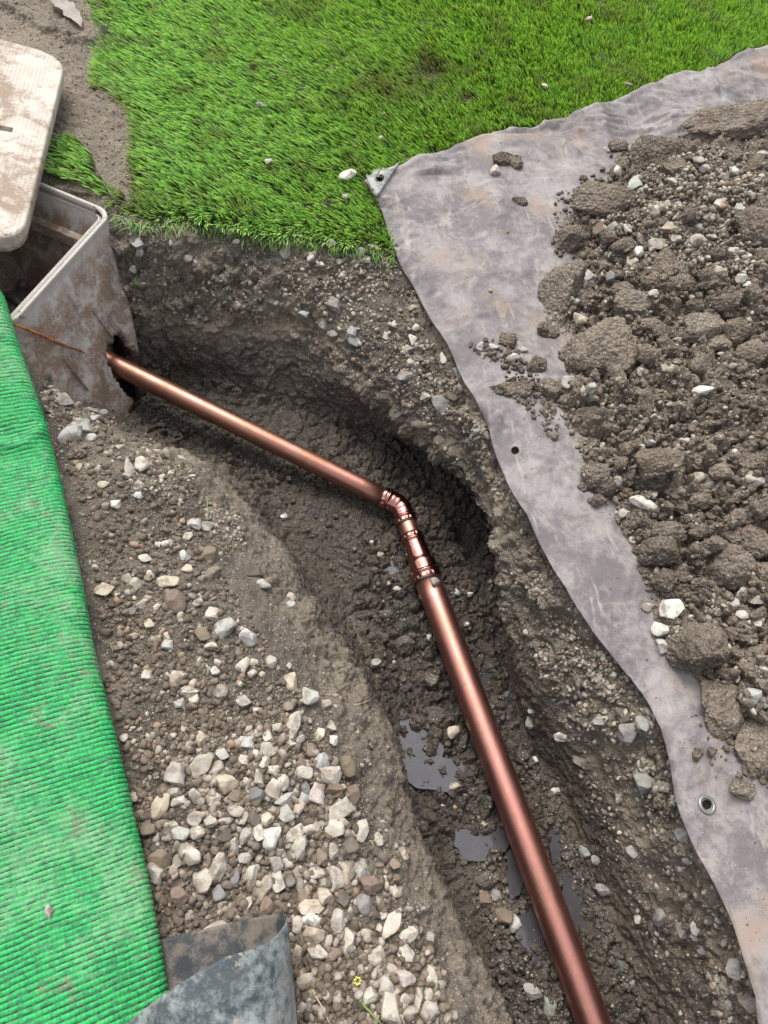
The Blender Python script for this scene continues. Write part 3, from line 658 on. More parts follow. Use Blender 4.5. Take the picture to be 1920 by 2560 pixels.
def ring(name, c, nrm_, R, r, mat, parent, n=28, m=8):
    nz_ = np.array(nrm_, float); ax = np.cross(nz_, [1, 0, 0]); ax /= np.linalg.norm(ax); ay = np.cross(nz_, ax); V = []
    for k in range(n):
        a = 2 * math.pi * k / n; d = math.cos(a) * ax + math.sin(a) * ay
        for j in range(m): b = 2 * math.pi * j / m; V.append(c + d * (R + r * math.cos(b)) + nz_ * r * .7 * math.sin(b))
    i = np.arange(n * m).reshape(n, m); i = np.concatenate([i, i[:1]], 0); i = np.concatenate([i, i[:, :1]], 1)
    Q = np.stack([i[:-1, :-1].ravel(), i[1:, :-1].ravel(), i[1:, 1:].ravel(), i[:-1, 1:].ravel()], 1)
    o = link(name, mesh_np(name, V, Q, [mat]), parent); return o
for (hu, hv, hr) in (holes[0], holes[2]):
    cands = [hit(hu + dx, hv + dy) for dx, dy in ((26, 0), (-26, 0), (0, 26), (0, -26))]
    c_ = np.mean([np.array(h[0]) for h in cands], 0); sc_ = zdepth(c_) / FPX
    o = ring('eyelet', c_ + np.array([0, 0, .0015]), (0, 0, 1), (hr + 6) * sc_, 5 * sc_, m_eye, tarp); keep(o, tarp)
# welded corner patch
M = Mat('patch_vinyl'); m_patch = M.done(M.mix(M.ramp(M.noise(30, 5, .7), .4, .62), (.15, .16, .15), (.30, .30, .275)), .55, M.bump(M.noise(80, 4, .7), .3, .002))
pc_ = [(911, 443), (925, 436), (998, 410), (994, 425), (962, 470), (944, 500), (936, 503), (918, 462)]
def patch_pt(u, v): p, n, t = hit(u, v); return np.array([p.x, p.y, p.z]) + np.array([0, 0, .004])
tri_v = []; n = 14
a3, b3_, c3 = np.array(pc_[0], float) + [4, 2], np.array(pc_[2], float) + [-2, 4], np.array(pc_[6], float) + [2, -2]
idx = {}; F3 = []
for i in range(n + 1):
    for j in range(n + 1 - i):
        uvp = a3 + (b3_ - a3) * i / n + (c3 - a3) * j / n; idx[i, j] = len(tri_v); tri_v.append(patch_pt(*uvp))
tri_v = np.array(tri_v); tri_v[:, 2] = .7 * tri_v[:, 2] + .3 * np.median(tri_v[:, 2])
for i in range(n):
    for j in range(n - i):
        for tr in (((i, j), (i + 1, j), (i, j + 1)),) + ((((i + 1, j), (i + 1, j + 1), (i, j + 1)),) if j < n - i - 1 else ()):
            cc = np.mean([a3 + (b3_ - a3) * p[0] / n + (c3 - a3) * p[1] / n for p in tr], 0)
            if np.hypot(*(cc - [949, 450])) > 10: F3.append([idx[p] for p in tr])
F3 = np.array(F3); 
if np.cross(tri_v[F3[0, 1]] - tri_v[F3[0, 0]], tri_v[F3[0, 2]] - tri_v[F3[0, 0]])[2] < 0: F3 = F3[:, ::-1]
o = link('corner_patch', mesh_np('corner_patch', tri_v, F3, [m_patch]), tarp); keep(o, tarp)
s_ = o.modifiers.new('thickness', 'SOLIDIFY'); s_.thickness = .003; s_.offset = 1

# ================================================================== SPOIL HEAP on the tarpaulin
HEAP = [(1700, 215), (1600, 225), (1500, 262), (1440, 290), (1390, 305), (1340, 318), (1300, 350), (1262, 400), (1215, 470), (1205, 520), (1260, 560), (1240, 600), (1185, 590), (1165, 650), (1180, 700),
    (1240, 725), (1235, 800), (1190, 830), (1205, 880), (1225, 930), (1260, 1010), (1290, 1090), (1335, 1080), (1345, 1150), (1385, 1215), (1405, 1280), (1415, 1370), (1440, 1400), (1500, 1450), (1520, 1560),
    (1560, 1600), (1590, 1680), (1630, 1740), (1700, 1770), (1900, 2050), (2500, 2400), (3000, 800), (2500, 0)]
hw = np.array([D(*p, .02)[:2] for p in HEAP]); hx0, hx1, hy0, hy1 = .55, 3.2, -.6, 3.4
n1, n2 = 110, 150; gx_, gy_ = np.meshgrid(np.linspace(hx0, hx1, n1), np.linspace(hy0, hy1, n2), indexing='ij')
HV = np.stack([gx_.ravel(), gy_.ravel(), gx_.ravel() * 0], 1); HT = grid_tris(n1, n2)
keep_ = inpoly(HV, hw) | (dist_poly(HV[:, :2], hw, True) < .05); HT = HT[keep_[HT].any(1)]
def hthr(m):
    uv_ = project(m); v_ = (uv_[:, 0] < 2060) & (uv_[:, 1] > -100) & (uv_[:, 1] < 2650); return np.where(v_, .0085, np.where((uv_[:, 0] < 2600) & (uv_[:, 1] > -500), .03, .08))
HV, HT = refine(HV, HT, hthr, 6)
hd_ = dist_poly(HV[:, :2], hw, True) * np.where(inpoly(HV, hw), 1, -1)
bz = .26 * (1 - np.exp(-np.maximum(hd_, 0) / .38)) + np.minimum(hd_, 0) * .5
HV[:, 2] = .006 + bz; nH = vnormals(HV, HT)
if nH[:, 2].mean() < 0: HT = HT[:, ::-1]; nH = -nH
wj = HV + .03 * np.stack([fbm(HV, 9, 2, 201), fbm(HV, 9, 2, 205), fbm(HV, 9, 2, 209)], 1)
f1, f2, fid = worley(wj, 11, 210); g1, g2, gid = worley(wj, 28, 220); h1, h2, hid = worley(wj, 62, 230)
sh = lambda a, b: np.clip((b - a) * 1.8, 0, 1) ** .5
dm = .062 * (sh(f1, f2) - .55) * (.3 + fid) + .034 * (sh(g1, g2) - .5) * (.4 + gid) + .010 * (sh(h1, h2) - .5) + .006 * fbm(HV, 60, 3, 240, .6) + .03 * fbm(HV, 5, 2, 250)
HV = HV + nH * (dm * sstep(-.02, .08, hd_))[:, None]
link('spoil_heap', mesh_np('spoil_heap', HV, HT, [m_heap]), kind='stuff', label='heap of loose brown spoil on the tarpaulin')
add_surface(HV, HT)

# ================================================================== GREEN NET, folded, along the left
edge = resample([D(*p, .0) for p in NET_EDGE], 900); ne = len(edge)
ribdir = np.array([D(60, 1000)[:2] - D(0, 1012)[:2], D(100, 1400)[:2] - D(0, 1425)[:2], D(330, 1890)[:2] - D(0, 2010)[:2]])
ribdir = -ribdir / np.linalg.norm(ribdir, axis=1)[:, None]
ang = np.unwrap(np.arctan2(ribdir[:, 1], ribdir[:, 0])); ys = [D(60, 1000)[1], D(100, 1400)[1], D(330, 1890)[1]]
ea = np.interp(edge[:, 1], ys[::-1], ang[::-1]); inw = np.stack([np.cos(ea), np.sin(ea), ea * 0], 1)
prof_d = np.concatenate([[.016, .006, .0, -.001, .002, .008], np.linspace(.018, .9, 70)]); prof_z = np.concatenate([[.002, .006, .016, .028, .038, .045], .05 + .006 * np.sin(np.linspace(0, 6, 70))])
ez = np.interp(np.arange(ne), [0, 150, 330, ne], [.055, .05, -.02, -.045])
V = edge[:, None, :] + inw[:, None, :] * prof_d[None, :, None]; V[:, :, 2] = ez[:, None] + prof_z[None, :]
V = V.reshape(-1, 3); sarr = np.repeat(np.arange(ne), len(prof_d)); darr = np.tile(prof_d, ne)
elen = np.concatenate([[0], np.cumsum(np.linalg.norm(np.diff(edge, axis=0), axis=1))])[sarr]
q = V * [1, 1, 0]; per = .0095; ph = elen / per + .8 * fbm(q, 4, 2, 300) + .12 * fbm(q, 30, 2, 305)
V[:, 2] += .012 * fbm(q, 4, 3, 310) * sstep(0, .05, darr) + .010 * np.exp(-(dist_poly(V[:, :2], [D(-60, 985)[:2], D(60, 975)[:2], D(112, 935)[:2]]) / .015) ** 2)
tri_ = np.abs((ph % 1) - .5) * 2; ribh = np.clip(1.25 - 1.35 * tri_ ** 2.2, 0, 1) * (.9 + .1 * vnoise(np.stack([darr * 1, elen, 0 * elen], 1), 300, 7)); nN = None
T_ = grid_tris(ne, len(prof_d)); nv = vnormals(V, T_)
if nv[:, 2].mean() < 0: T_ = T_[:, ::-1]; nv = -nv
V = V + nv * (.0034 * ribh + .0006 * fbm(q, 200, 2, 320))[:, None]
edge_fade = rng.random(len(V))
M = Mat('green_knitted_net'); rb = M.attr('rib'); al = M.attr('along')
loopn = M.math('SINE', M.math('MULTIPLY', al, 900.0)); d1 = M.noise(5, 5, .65, dist=.3); d2 = M.noise(60, 4, .7)
c = M.mix(d2, (.010, .27, .060), (.02, .46, .11)); c = M.mix(M.ramp(loopn, -.6, .8, .0, .3), c, (.01, .2, .05))
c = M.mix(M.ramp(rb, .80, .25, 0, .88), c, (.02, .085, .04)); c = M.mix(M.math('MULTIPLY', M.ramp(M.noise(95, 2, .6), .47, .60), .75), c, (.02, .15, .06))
dust = M.ramp(M.math('ADD', M.math('MULTIPLY', d1, .75), M.math('MULTIPLY', d2, .25)), .46, .64, .02, .50)
c = M.mix(dust, c, (.22, .33, .20)); c = M.mix(M.ramp(M.noise(17, 4, .75), .60, .66, 0, .6), c, (.16, .15, .10))
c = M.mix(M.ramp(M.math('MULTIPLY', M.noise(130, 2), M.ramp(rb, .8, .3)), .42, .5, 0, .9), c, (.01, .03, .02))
m_net = M.done(c, .6, M.bump(M.math('ADD', M.math('MULTIPLY', loopn, .3), M.noise(400, 2)), .5, .0012), spec=.3)
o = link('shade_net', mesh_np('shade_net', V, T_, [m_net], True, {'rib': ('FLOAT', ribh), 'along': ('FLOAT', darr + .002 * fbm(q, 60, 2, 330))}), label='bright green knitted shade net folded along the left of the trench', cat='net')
add_surface(V, T_)

# ================================================================== DARK FOLDED TARP, bottom
M = Mat('worn_dark_tarp'); b1 = M.noise(9, 5, .7); b2 = M.noise(55, 5, .75)
c = M.mix(M.ramp(M.math('ADD', M.math('MULTIPLY', b1, .5), M.math('MULTIPLY', b2, .5)), .42, .60), (.045, .058, .062), (.22, .25, .24))
c = M.mix(M.ramp(M.noise(24, 4, .7), .61, .68, 0, .8), c, (.38, .32, .23)); c = M.mix(M.ramp(M.noise(7, 3), .5, .7, 0, .5), c, (.13, .105, .09))
wv = M.n('ShaderNodeTexWave', bands_direction='DIAGONAL'); M.put(wv.inputs['Vector'], M.pos); wv.inputs['Scale'].default_value = 120
c = M.mix(M.attr('inner'), c, M.mix(M.ramp(M.noise(26, 5, .75), .42, .60), (.028, .032, .036), (.13, .108, .088)))  # inside of the fold: mud brown, with its shade painted in as darker colour
m_dtarp = M.done(c, .6, M.bump(b2, .5, .004, M.bump(wv.outputs[1], .2, .0008)), spec=.4)
back = [(300, 2045, -.03), (350, 2028, -.03), (420, 2012, -.02), (500, 1992, -.02), (560, 1980, .01), (600, 1974, .035), (614, 1973, .05)]
lip = [(620, 1978, .055), (618, 1995, .062), (602, 2016, .085), (575, 2038, .11), (540, 2052, .13), (490, 2066, .14), (440, 2092, .145), (395, 2120, .14), (350, 2150, .125), (300, 2190, .09), (255, 2225, .08), (200, 2265, .06)]
MO = resample([D(*p) for p in back], 40); LI = resample([D(*p) for p in lip], 70); CO = np.concatenate([MO, LI]); nco = len(CO)
V = []; dvec = D(655, 2330, .03) - D(620, 1978, .05); ns = 60
for j in range(ns):
    t = j / (ns - 1); sh_ = dvec * t * 1.25; P_ = CO + sh_
    k = np.arange(nco) / (nco - 1); flat = 1 - .35 * t
    P_[:, 2] = CO[:, 2] * flat - .02 * t + .010 * math.sin(5 * t) * (k > .4) + .016 * fbm(P_ * [1, 1, 0], 8, 3, 400) * (.35 + .65 * (k > .36)) * min(1, .25 + t * 4)
    P_[:40, 2] = np.minimum(P_[:40, 2], CO[:40, 2])
    V.append(P_)
V = np.concatenate(V); Q = grid_quads(ns, nco)
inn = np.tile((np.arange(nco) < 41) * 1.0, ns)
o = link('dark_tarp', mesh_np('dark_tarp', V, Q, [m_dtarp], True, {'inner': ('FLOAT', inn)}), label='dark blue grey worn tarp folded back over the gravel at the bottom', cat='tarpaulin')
s_ = o.modifiers.new('thickness', 'SOLIDIFY'); s_.thickness = .0022; s_.offset = 0
add_surface(V, np.concatenate([Q[:, [0, 1, 2]], Q[:, [0, 2, 3]]]))

# ================================================================== LAWN of blades
def turf(name, poly, avoid, n_per_m2, label, seedn, lift=0.0):
    g = np.random.default_rng(seedn); wp = np.array([D(*p)[:2] for p in poly]); lo, hi = wp.min(0), wp.max(0)
    lo = np.maximum(lo, [-1.4, 1.2]); hi = np.minimum(hi, [4.0, 4.8]); n = int(np.prod(hi - lo) * n_per_m2)
    P = np.zeros((n, 3)); P[:, :2] = lo + g.random((n, 2)) * (hi - lo)
    P[:, :2] += .012 * np.stack([vnoise(P, 30, 500), vnoise(P, 30, 501)], 1)
    ok = inpoly(P, wp); uv_ = project(P); ok &= (uv_[:, 0] > -500) & (uv_[:, 0] < 2700) & (uv_[:, 1] > -700); ofr = (uv_[:, 0] < -60) | (uv_[:, 0] > 1980) | (uv_[:, 1] < -150); ok &= ~ofr | (g.random(len(P)) < .45)
    for a in avoid: ok &= ~inpoly(P, a)
    P = P[ok]; uv_ = uv_[ok] / K; n = len(P); big_ = fbm(P, 1.6, 3, 510); cl = fbm(P, 9, 3, 520); ti = fbm(P, 40, 2, 530)
    bare = np.zeros(n)
    for (bu, bv, ru, rv) in ((938, 150, 42, 28), (1015, 215, 20, 12), (560, 150, 12, 16)):
        bare = np.maximum(bare, np.exp(-(((uv_[:, 0] - bu) / ru) ** 2 + ((uv_[:, 1] - bv) / rv) ** 2) * 1.4))
    dirty = np.exp(-(((uv_[:, 0] - 880) / 95) ** 2 + ((uv_[:, 1] - 190) / 42) ** 2)) * .65
    leftd = np.exp(-np.maximum(dist_poly(uv_, [(204, 190), (245, 205), (285, 240), (292, 300), (284, 360), (290, 430), (250, 462)]), 0) / 14.)
    dirty = np.clip(dirty + .85 * leftd + .45 * sstep(.3, .8, cl) + 1.1 * bare, 0, 1)
    drop = (g.random(n) < .55 * bare) | (g.random(n) < .35 * leftd)
    lean_l = np.interp(uv_[:, 0] + .5 * (uv_[:, 1] - 200), [200, 700, 1100, 1500], [1.15, .95, .55, .12]) + .20 * big_
    L = np.stack([-np.cos(.26) * np.ones(n), -np.sin(.26) * np.ones(n)], 1) * lean_l[:, None]
    L += .22 * np.stack([cl, fbm(P, 9, 3, 540)], 1) + .30 * g.normal(size=(n, 2)) * .6 + .25 * np.stack([ti, fbm(P, 40, 2, 550)], 1)
    edge_ = dist_poly(uv_, [(250, 462), (300, 480), (330, 487), (400, 478), (480, 490), (560, 505), (640, 513), (760, 528), (858, 545)])
    ee = np.exp(-edge_ / 16.); L += ee[:, None] * np.array([.55, -1.25]) + ee[:, None] * g.normal(size=(n, 2)) * .5
    keep_ = ~drop; P, L, dirty, ee, uv_, cl, bare, ti = [x[keep_] for x in (P, L, dirty, ee, uv_, cl, bare, ti)]; n = len(P)
    ln = (.034 + .011 * g.random(n)) * (1 - .35 * bare) * (1 - .25 * (dirty > .8)); up = 1 / np.sqrt(1 + (L ** 2).sum(1)); H_ = np.concatenate([L * up[:, None], up[:, None]], 1)
    P[:, 2] = -.010 + lift + .006 * fbm(P, 6, 2, 560)
    mid_ = P + np.concatenate([L * up[:, None] * .38, (up * .60)[:, None]], 1) * ln[:, None]; tip = P + H_ * ln[:, None]
    tip[:, 2] -= ee * .012 * g.random(n); wv_ = np.stack([-L[:, 1], L[:, 0], 0 * up], 1); wv_ /= np.maximum(np.linalg.norm(wv_, axis=1), 1e-3)[:, None]
    ja = g.normal(0, .9, n); wv_ = wv_ * np.cos(ja)[:, None] + np.cross(H_, wv_) * np.sin(ja)[:, None]
    wd = (.00150 + .0008 * g.random(n))[:, None]
    V = np.stack([P - wv_ * wd, P + wv_ * wd, mid_ - wv_ * wd, mid_ + wv_ * wd, tip - wv_ * wd * .35, tip + wv_ * wd * .35], 1).reshape(-1, 3)
    i = np.arange(n) * 6; Q = np.concatenate([np.stack([i, i + 1, i + 3, i + 2], 1), np.stack([i + 2, i + 3, i + 5, i + 4], 1)])
    r = g.random((n, 1)); fr = g.random((n, 1))
    col = (1 - r) * np.array([.085, .200, .025]) + r * np.array([.310, .520, .075])
    cool = sstep(900, 200, uv_[:, 0] - .4 * uv_[:, 1])[:, None] * .55; col = col * (1 - cool) + cool * (np.array([.19, .39, .10]) + .24 * r * np.array([.8, 1, .4]))
    col = np.where(fr < .06, np.array([.42, .52, .16]), col); col = np.where(fr > .90, np.array([.035, .10, .04]), col)
    dd = np.clip(dirty * (.5 + .7 * g.random(n)), 0, 1)[:, None] * .9; col = col * (1 - dd) + dd * (np.array([.19, .165, .10]) * (.5 + .7 * g.random((n, 1))))
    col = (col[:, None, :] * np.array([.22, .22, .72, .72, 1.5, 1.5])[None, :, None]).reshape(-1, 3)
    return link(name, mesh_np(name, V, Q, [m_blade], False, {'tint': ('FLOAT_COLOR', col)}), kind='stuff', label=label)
M = Mat('grass_blades'); tcol = M.attr('tint', 'Color'); m_blade = M.done(tcol, .45, spec=.4)
tr_ = M.n('ShaderNodeBsdfTranslucent'); M.put(tr_.inputs['Color'], M.mix(1, tcol, (1.25, 1.3, .6), 'MULTIPLY')); ms = M.n('ShaderNodeMixShader'); ms.inputs[0].default_value = .30
M.t.links.new(M.b.outputs[0], ms.inputs[1]); M.t.links.new(tr_.outputs[0], ms.inputs[2]); M.t.links.new(ms.outputs[0], M.t.nodes['Material Output'].inputs['Surface'])
tarp_poly = np.concatenate([np.array([D(*p, .02)[:2] for p in TARP_TOP[::-1]]), np.array([D(*p)[:2] for p in TARP_LEFT]), [[4, -1]]])
box_poly = np.array([box_pt(a, b, 0)[:2] for a, b in rrect(-.004, BLEN + .004, -.004, BWID + .004, .045)])
cen_t = np.array([D(1300, 600)[:2]]); tp2 = tarp_poly + (cen_t - tarp_poly) / np.linalg.norm(cen_t - tarp_poly, axis=1)[:, None] * .012
turf('lawn', LAWN, [tp2, box_poly], 36000, 'short bright green lawn with dense upright blades', 5)
turf('lawn_strip', LAWN2, [box_poly], 30000, 'small muddy remnant of green lawn beside the chamber rim', 6)

gE = np.random.default_rng(77); eu = resample(np.array([(250, 466), (300, 484), (330, 492), (400, 484), (480, 496), (560, 512), (640, 520), (760, 536), (850, 552)], float), 400); V, Fs, Cs = [], [], []
for k in range(380):
    u, v = eu[gE.integers(400)] * K + gE.normal(0, 5, 2); p, n, t = hit(u, v + 6); p = np.array([p.x, p.y, max(p.z, -.03) + .006]); dr = np.array([gE.normal(0, .8), -1 + gE.normal(0, .5), -.35 + gE.normal(0, .4)]); dr /= np.linalg.norm(dr)
    L_ = .02 + .03 * gE.random(); sd_ = np.cross(dr, [0, 0, 1]); sd_ /= np.linalg.norm(sd_); sd_ *= .0011; p2 = p + dr * L_ * .5 + [0, 0, .006]; p3 = p + dr * L_; b = len(V)
    V += [p - sd_, p + sd_, p2 - sd_, p2 + sd_, p3 - sd_ * .4, p3 + sd_ * .4]; Fs += [(b, b + 1, b + 3, b + 2), (b + 2, b + 3, b + 5, b + 4)]
    c_ = np.array([[.18, .34, .06], [.22, .28, .10], [.10, .20, .06], [.16, .30, .06]][gE.integers(4)]); Cs += [c_] * 6
link('ragged_grass', mesh_np('ragged_grass', V, Fs, [m_blade], False, {'tint': ('FLOAT_COLOR', np.array(Cs))}), kind='stuff', label='ragged blades and roots hanging over the cut lawn edge')

# ================================================================== STONES and CLODS
def stone_shape(sub, g, cuts, rough, facet=.55):
    V, T = ico(sub)
    for _ in range(cuts):                              # flat faces knocked off a round body
        n = g.normal(size=3); n /= np.linalg.norm(n); d = V @ n; h = facet + .36 * g.random(); V = V - np.maximum(d - h, 0)[:, None] * n * .97
    o = g.random(3) * 50; V = V * (1 + rough * fbm(V + o, 1.3, 2, 600)[:, None] + rough * .35 * fbm(V + o, 4.2, 2, 610)[:, None])
    V -= V.mean(0); V /= np.abs(V).max(0); return V, T
gS = np.random.default_rng(21)
def stone_mesh(name, V, T, mat, mark=True): return mesh_np(name, V, T, [mat], True)
PEB = []
for k in range(18):
    V, T = stone_shape(4, gS, 13 + k % 7, .07 + .03 * (k % 3), .42); PEB.append(mesh_np('pebble', V, T, [m_stone]))
CLD = []
for k in range(9):
    V, T = ico(5); o = gS.random(3) * 40
    for _ in range(7):
        n_ = gS.normal(size=3); n_ /= np.linalg.norm(n_); d_ = V @ n_; h_ = .50 + .4 * gS.random(); V = V - np.maximum(d_ - h_, 0)[:, None] * n_ * .9
    w1, w2, wi = worley(V + o, 1.7, 700 + k); x1, x2, xi = worley(V + o + .15 * np.stack([fbm(V, 4, 2, 9), fbm(V, 4, 2, 12), fbm(V, 4, 2, 15)], 1), 4.5, 720 + k)
    V = V * (1 + .22 * fbm(V + o, 1.1, 2, 730)[:, None] + .16 * (np.clip(w2 - w1, 0, .6)[:, None] - .3) + .15 * (np.clip(x2 - x1, 0, .5)[:, None] - .2) + .055 * fbm(V + o, 9, 3, 740)[:, None] + .035 * fbm(V + o, 24, 2, 745)[:, None])
    V -= V.mean(0); V /= np.abs(V).max(0); CLD.append(mesh_np('soil_clod', V, T, [m_clod]))
COLS = {'': (.44, .405, .345), 'w': (.60, .58, .52), 'g': (.38, .375, .345), 'd': (.20, .195, .19), 't': (.44, .385, .30), 'b': (.20, .155, .115), 'k': (.12, .10, .08), 'p': (.43, .375, .34), 'u': (.43, .44, .425), 'o': (.33, .235, .15)}
CNAME = {'': 'pale', 'w': 'whitish', 'g': 'grey', 'd': 'dark grey', 't': 'tan', 'b': 'brown', 'k': 'dark muddy', 'p': 'pinkish', 'u': 'blue grey', 'o': 'orange'}
def basis(n, ang_img, p):                              # long axis on the surface, shown at that angle in the photo
    n = np.array(n, float); n /= np.linalg.norm(n); a = RC @ np.array([math.cos(ang_img), math.sin(ang_img), 0]); v = np.array(p) - [0, 0, CAMH]; v /= np.linalg.norm(v)
    x = a - v * (np.dot(a, n) / np.dot(v, n)) if abs(np.dot(v, n)) > .25 else a - n * np.dot(a, n)
    x /= np.linalg.norm(x); y = np.cross(n, x); return x, y, n
def put(u, v, lw, lh, ang, mesh, sink=.35, flat=.75, tilt=.18, g=gS, skip=(), lift=0.0):
    p, n, t = hit(u, v, skip)
    if lift: p, n = Vector(S(u, v, lift).tolist()), Vector((0, 0, 1))   # lies on top of the blades
    sc = zdepth(p) / FPX; a, b = lw / 2 * sc, lh / 2 * sc; c = min(a, b) * flat * 1.0
    n = np.array(n) * .7 + np.array([0, 0, .5]) + g.normal(0, tilt, 3) * .5; x, y, n = basis(n, math.radians(ang), p)
    ctr = np.array(p) + n * c * (1 - 2 * sink) + [0, 0, 0]
    # keep the centre on the sight line it was seen at
    v_ = ctr - [0, 0, CAMH]; d_ = ray(u, v); ctr = np.array([0, 0, CAMH]) + d_ * (np.dot(v_, d_) / np.dot(d_, d_))
    return Matrix([[x[0] * a, y[0] * b, n[0] * c, ctr[0]], [x[1] * a, y[1] * b, n[1] * c, ctr[1]], [x[2] * a, y[2] * b, n[2] * c, ctr[2]], [0, 0, 0, 1]])
# each row: frame (offset, scale), then x, y, length, height[, colour[, angle]]
def rd(ox, oy, sc, txt, where):
    out = []
    for e in txt.split(';'):
        f = e.strip().split(',')
        if len(f) < 3: continue
        x, y, a = float(f[0]), float(f[1]), float(f[2]); b = float(f[3]) if len(f) > 3 and f[3] else a * .8
        out.append([ox + x / sc, oy + y / sc, a / sc, b / sc, f[4].strip() if len(f) > 4 else '', float(f[5]) if len(f) > 5 and f[5].strip() else 0.0, where])
    return out
ST = []
ST += rd(300, 1700, 2.074, '355,60,90,55,,-10;383,100,48,40;530,65,70,75;305,122,60,50,g;640,110,75,60,g;885,128,80,60,b,30;982,90,100,105,g;1063,130,65,55;893,240,170,66,,58;565,200,30,30;200,287,22,22;270,290,45,30;425,303,68,75,t;18,300,38,45;418,437,125,92,,60;530,385,65,60,g;497,465,75,95;287,490,100,110;650,325,90,60,g;765,290,50,60;812,245,60,55;765,357,75,75;640,420,60,55;747,425,60,60;885,330,60,45;937,310,50,45,g;1030,288,80,50,t,70;1105,310,45,65,w;1090,245,60,65;993,370,60,80,b;1052,418,98,75,u,50;1088,490,110,100;950,480,105,70,,20;795,465,60,60;1180,447,85,105,b;552,535,110,105,t;850,537,70,95;655,540,45,75;720,510,50,90;797,570,75,100;712,600,90,75,d;1023,595,80,105,p;960,560,50,60,d;290,580,60,60;385,595,75,80;300,628,95,60,,40;205,658,145,75,t,70;490,618,75,50,,20;597,605,70,60,b;860,615,120,60,g,35;955,610,50,75,g;1205,597,85,100,b;920,665,85,55,t,70;855,690,90,85,g;1140,675,140,85,,40;595,675,90,60;400,712,95,80;640,715,80,42,,75;765,720,75,75,t;545,730,80,40,,-5;463,737,75,80;280,755,50,55;1110,770,125,85,,-35;1210,690,30,50;905,798,125,66,,60;988,775,95,70,,60;1255,780,70,105;1160,747,60,50;405,790,80,75;310,797,100,75,g,10;248,820,50,35;647,808,75,80;722,795,65,75;780,815,110,115,w;590,868,100,52,,80;930,870,120,82,,65', 'gravel')
ST += rd(300, 1700, 2.074, '345,880,85,75;380,920,100,90;650,922,70,50;297,940,50,70;515,960,155,88,,80;810,955,95,58,,-60;863,945,78,48,,-55;1110,890,65,80;1045,920,60,80,b;1338,825,50,65;185,1000,120,90,,-60;430,1040,105,125;590,1035,95,55,d,85;678,1020,110,65,,65;745,1075,90,120;817,1045,75,100;880,1040,60,75,d;922,1000,50,75;1022,1000,85,70;1115,1030,110,75,,-70;1180,1000,125,70,t,80;510,1110,75,85,d;1260,980,80,100,g;670,1150,40,55;310,1120,85,110,b;765,1180,80,100,b;1300,1060,110,100,b;950,1110,75,95,b;1065,1120,85,85,t;1150,1130,80,80,k;1270,1170,90,100,d;1420,1090,65,75;995,1180,130,80,t;993,1245,115,90,w;920,1265,75,90;840,1265,85,90,t;1135,1245,85,110;1005,1325,120,90,t;1185,1350,140,85,,-70;1410,1260,170,75,,75;1360,1215,45,80;1345,1285,35,35;497,1290,120,75,w;645,1260,95,80,k;1500,1320,100,65,,20;1610,1335,40,55;1478,1415,110,75,,-70;1325,1435,110,75,,30;920,1430,60,115,t;1015,1418,120,85;1400,1505,100,65;1480,1545,100,80,p;1615,1530,85,110;965,1560,105,80,t,35;1378,1595,85,95;1295,1635,80,85;1480,1660,65,85;1545,1655,50,110;1600,1630,50,50;1400,1710,110,140;1505,1720,85,60;1610,1715,90,85;1128,1645,40,50;1110,1420,80,70,b;140,775,90,80,b;210,930,120,90,b;70,605,50,50;545,815,80,65,k;693,722,70,75,k;1100,560,110,80,b;1195,865,90,100,k;1360,930,60,70,k;1420,960,70,60,b;1430,1030,60,60,b;1470,900,50,60,t;1330,890,60,50,k', 'gravel')
ST += rd(0, 900, 2.37, '617,737,70,50,t;682,852,60,65,w;758,635,155,60,,88;835,620,100,115;825,735,60,60;815,800,45,45,u;1155,973,75,70,g;1230,987,85,75,g;1115,1045,60,60;990,1090,75,60,w;935,1095,30,50,w;960,690,40,35;1012,667,38,30;1133,690,38,32,w;635,552,40,25;1250,1155,115,110,b;1255,1265,115,70,b,25;990,1315,135,85,t,20;805,1328,75,80;750,1295,55,55;617,1360,105,80,t,20;890,1275,50,75;860,1175,75,50;1085,1160,45,65,g;1112,1178,45,55,d;1110,1238,60,50,t;1035,1430,125,135,b;1177,1438,65,50;1258,1508,75,80;1245,1455,90,65,k;1330,1590,130,110,g;1465,1635,125,110,u;1200,1625,90,85,b;1245,1695,95,65;880,1567,70,65,t;928,1462,40,40;790,1485,60,55,d;840,1450,55,40;993,1690,65,60,g;1440,1810,75,105;1500,1790,50,50;1497,1855,50,50;1270,1845,65,60;1285,1788,45,50;1610,1795,75,75;870,1870,60,60;1060,1870,90,70;690,1390,35,35;790,1635,50,35;990,1637,40,45;935,1650,40,55,t;1065,1515,40,50,t;265,235,35;523,245,50,45;545,300,60,50,g;375,235,110,80,g;560,345,75,55,g;490,400,110,100,g;415,450,140,150,g;545,465,60,70,g;1505,1260,110,60,k;1580,1320,90,70,b;610,315,50,45,g;930,545,60,40;980,545,45,40;1080,590,50,45;710,520,45,50;515,630,35,40;470,630,40,50,t', 'bank')
ST += rd(400, 1150, 2.552, '790,363,45,40,w;820,1315,35,45;830,1410,85,120,t;395,1480,85,90;180,1480,115,65;215,1525,60,55;115,1390,115,80,t,35;655,790,90,80,g;838,870,50,55;835,920,50,40,g', 'bank')
ST += rd(800, 1100, 3.318, '428,850,50,45,w;508,947,55,35;460,1137,45,50,u;572,1190,35,40;640,1235,60,45,w;955,1170,85,70,g;1135,1265,60,55,u;1243,1278,48,40,w;905,1640,45,55,u;1217,1530,40,35,w;460,1845,95,85,g;612,1845,35,45,u;808,575,35,38,g', 'trench')
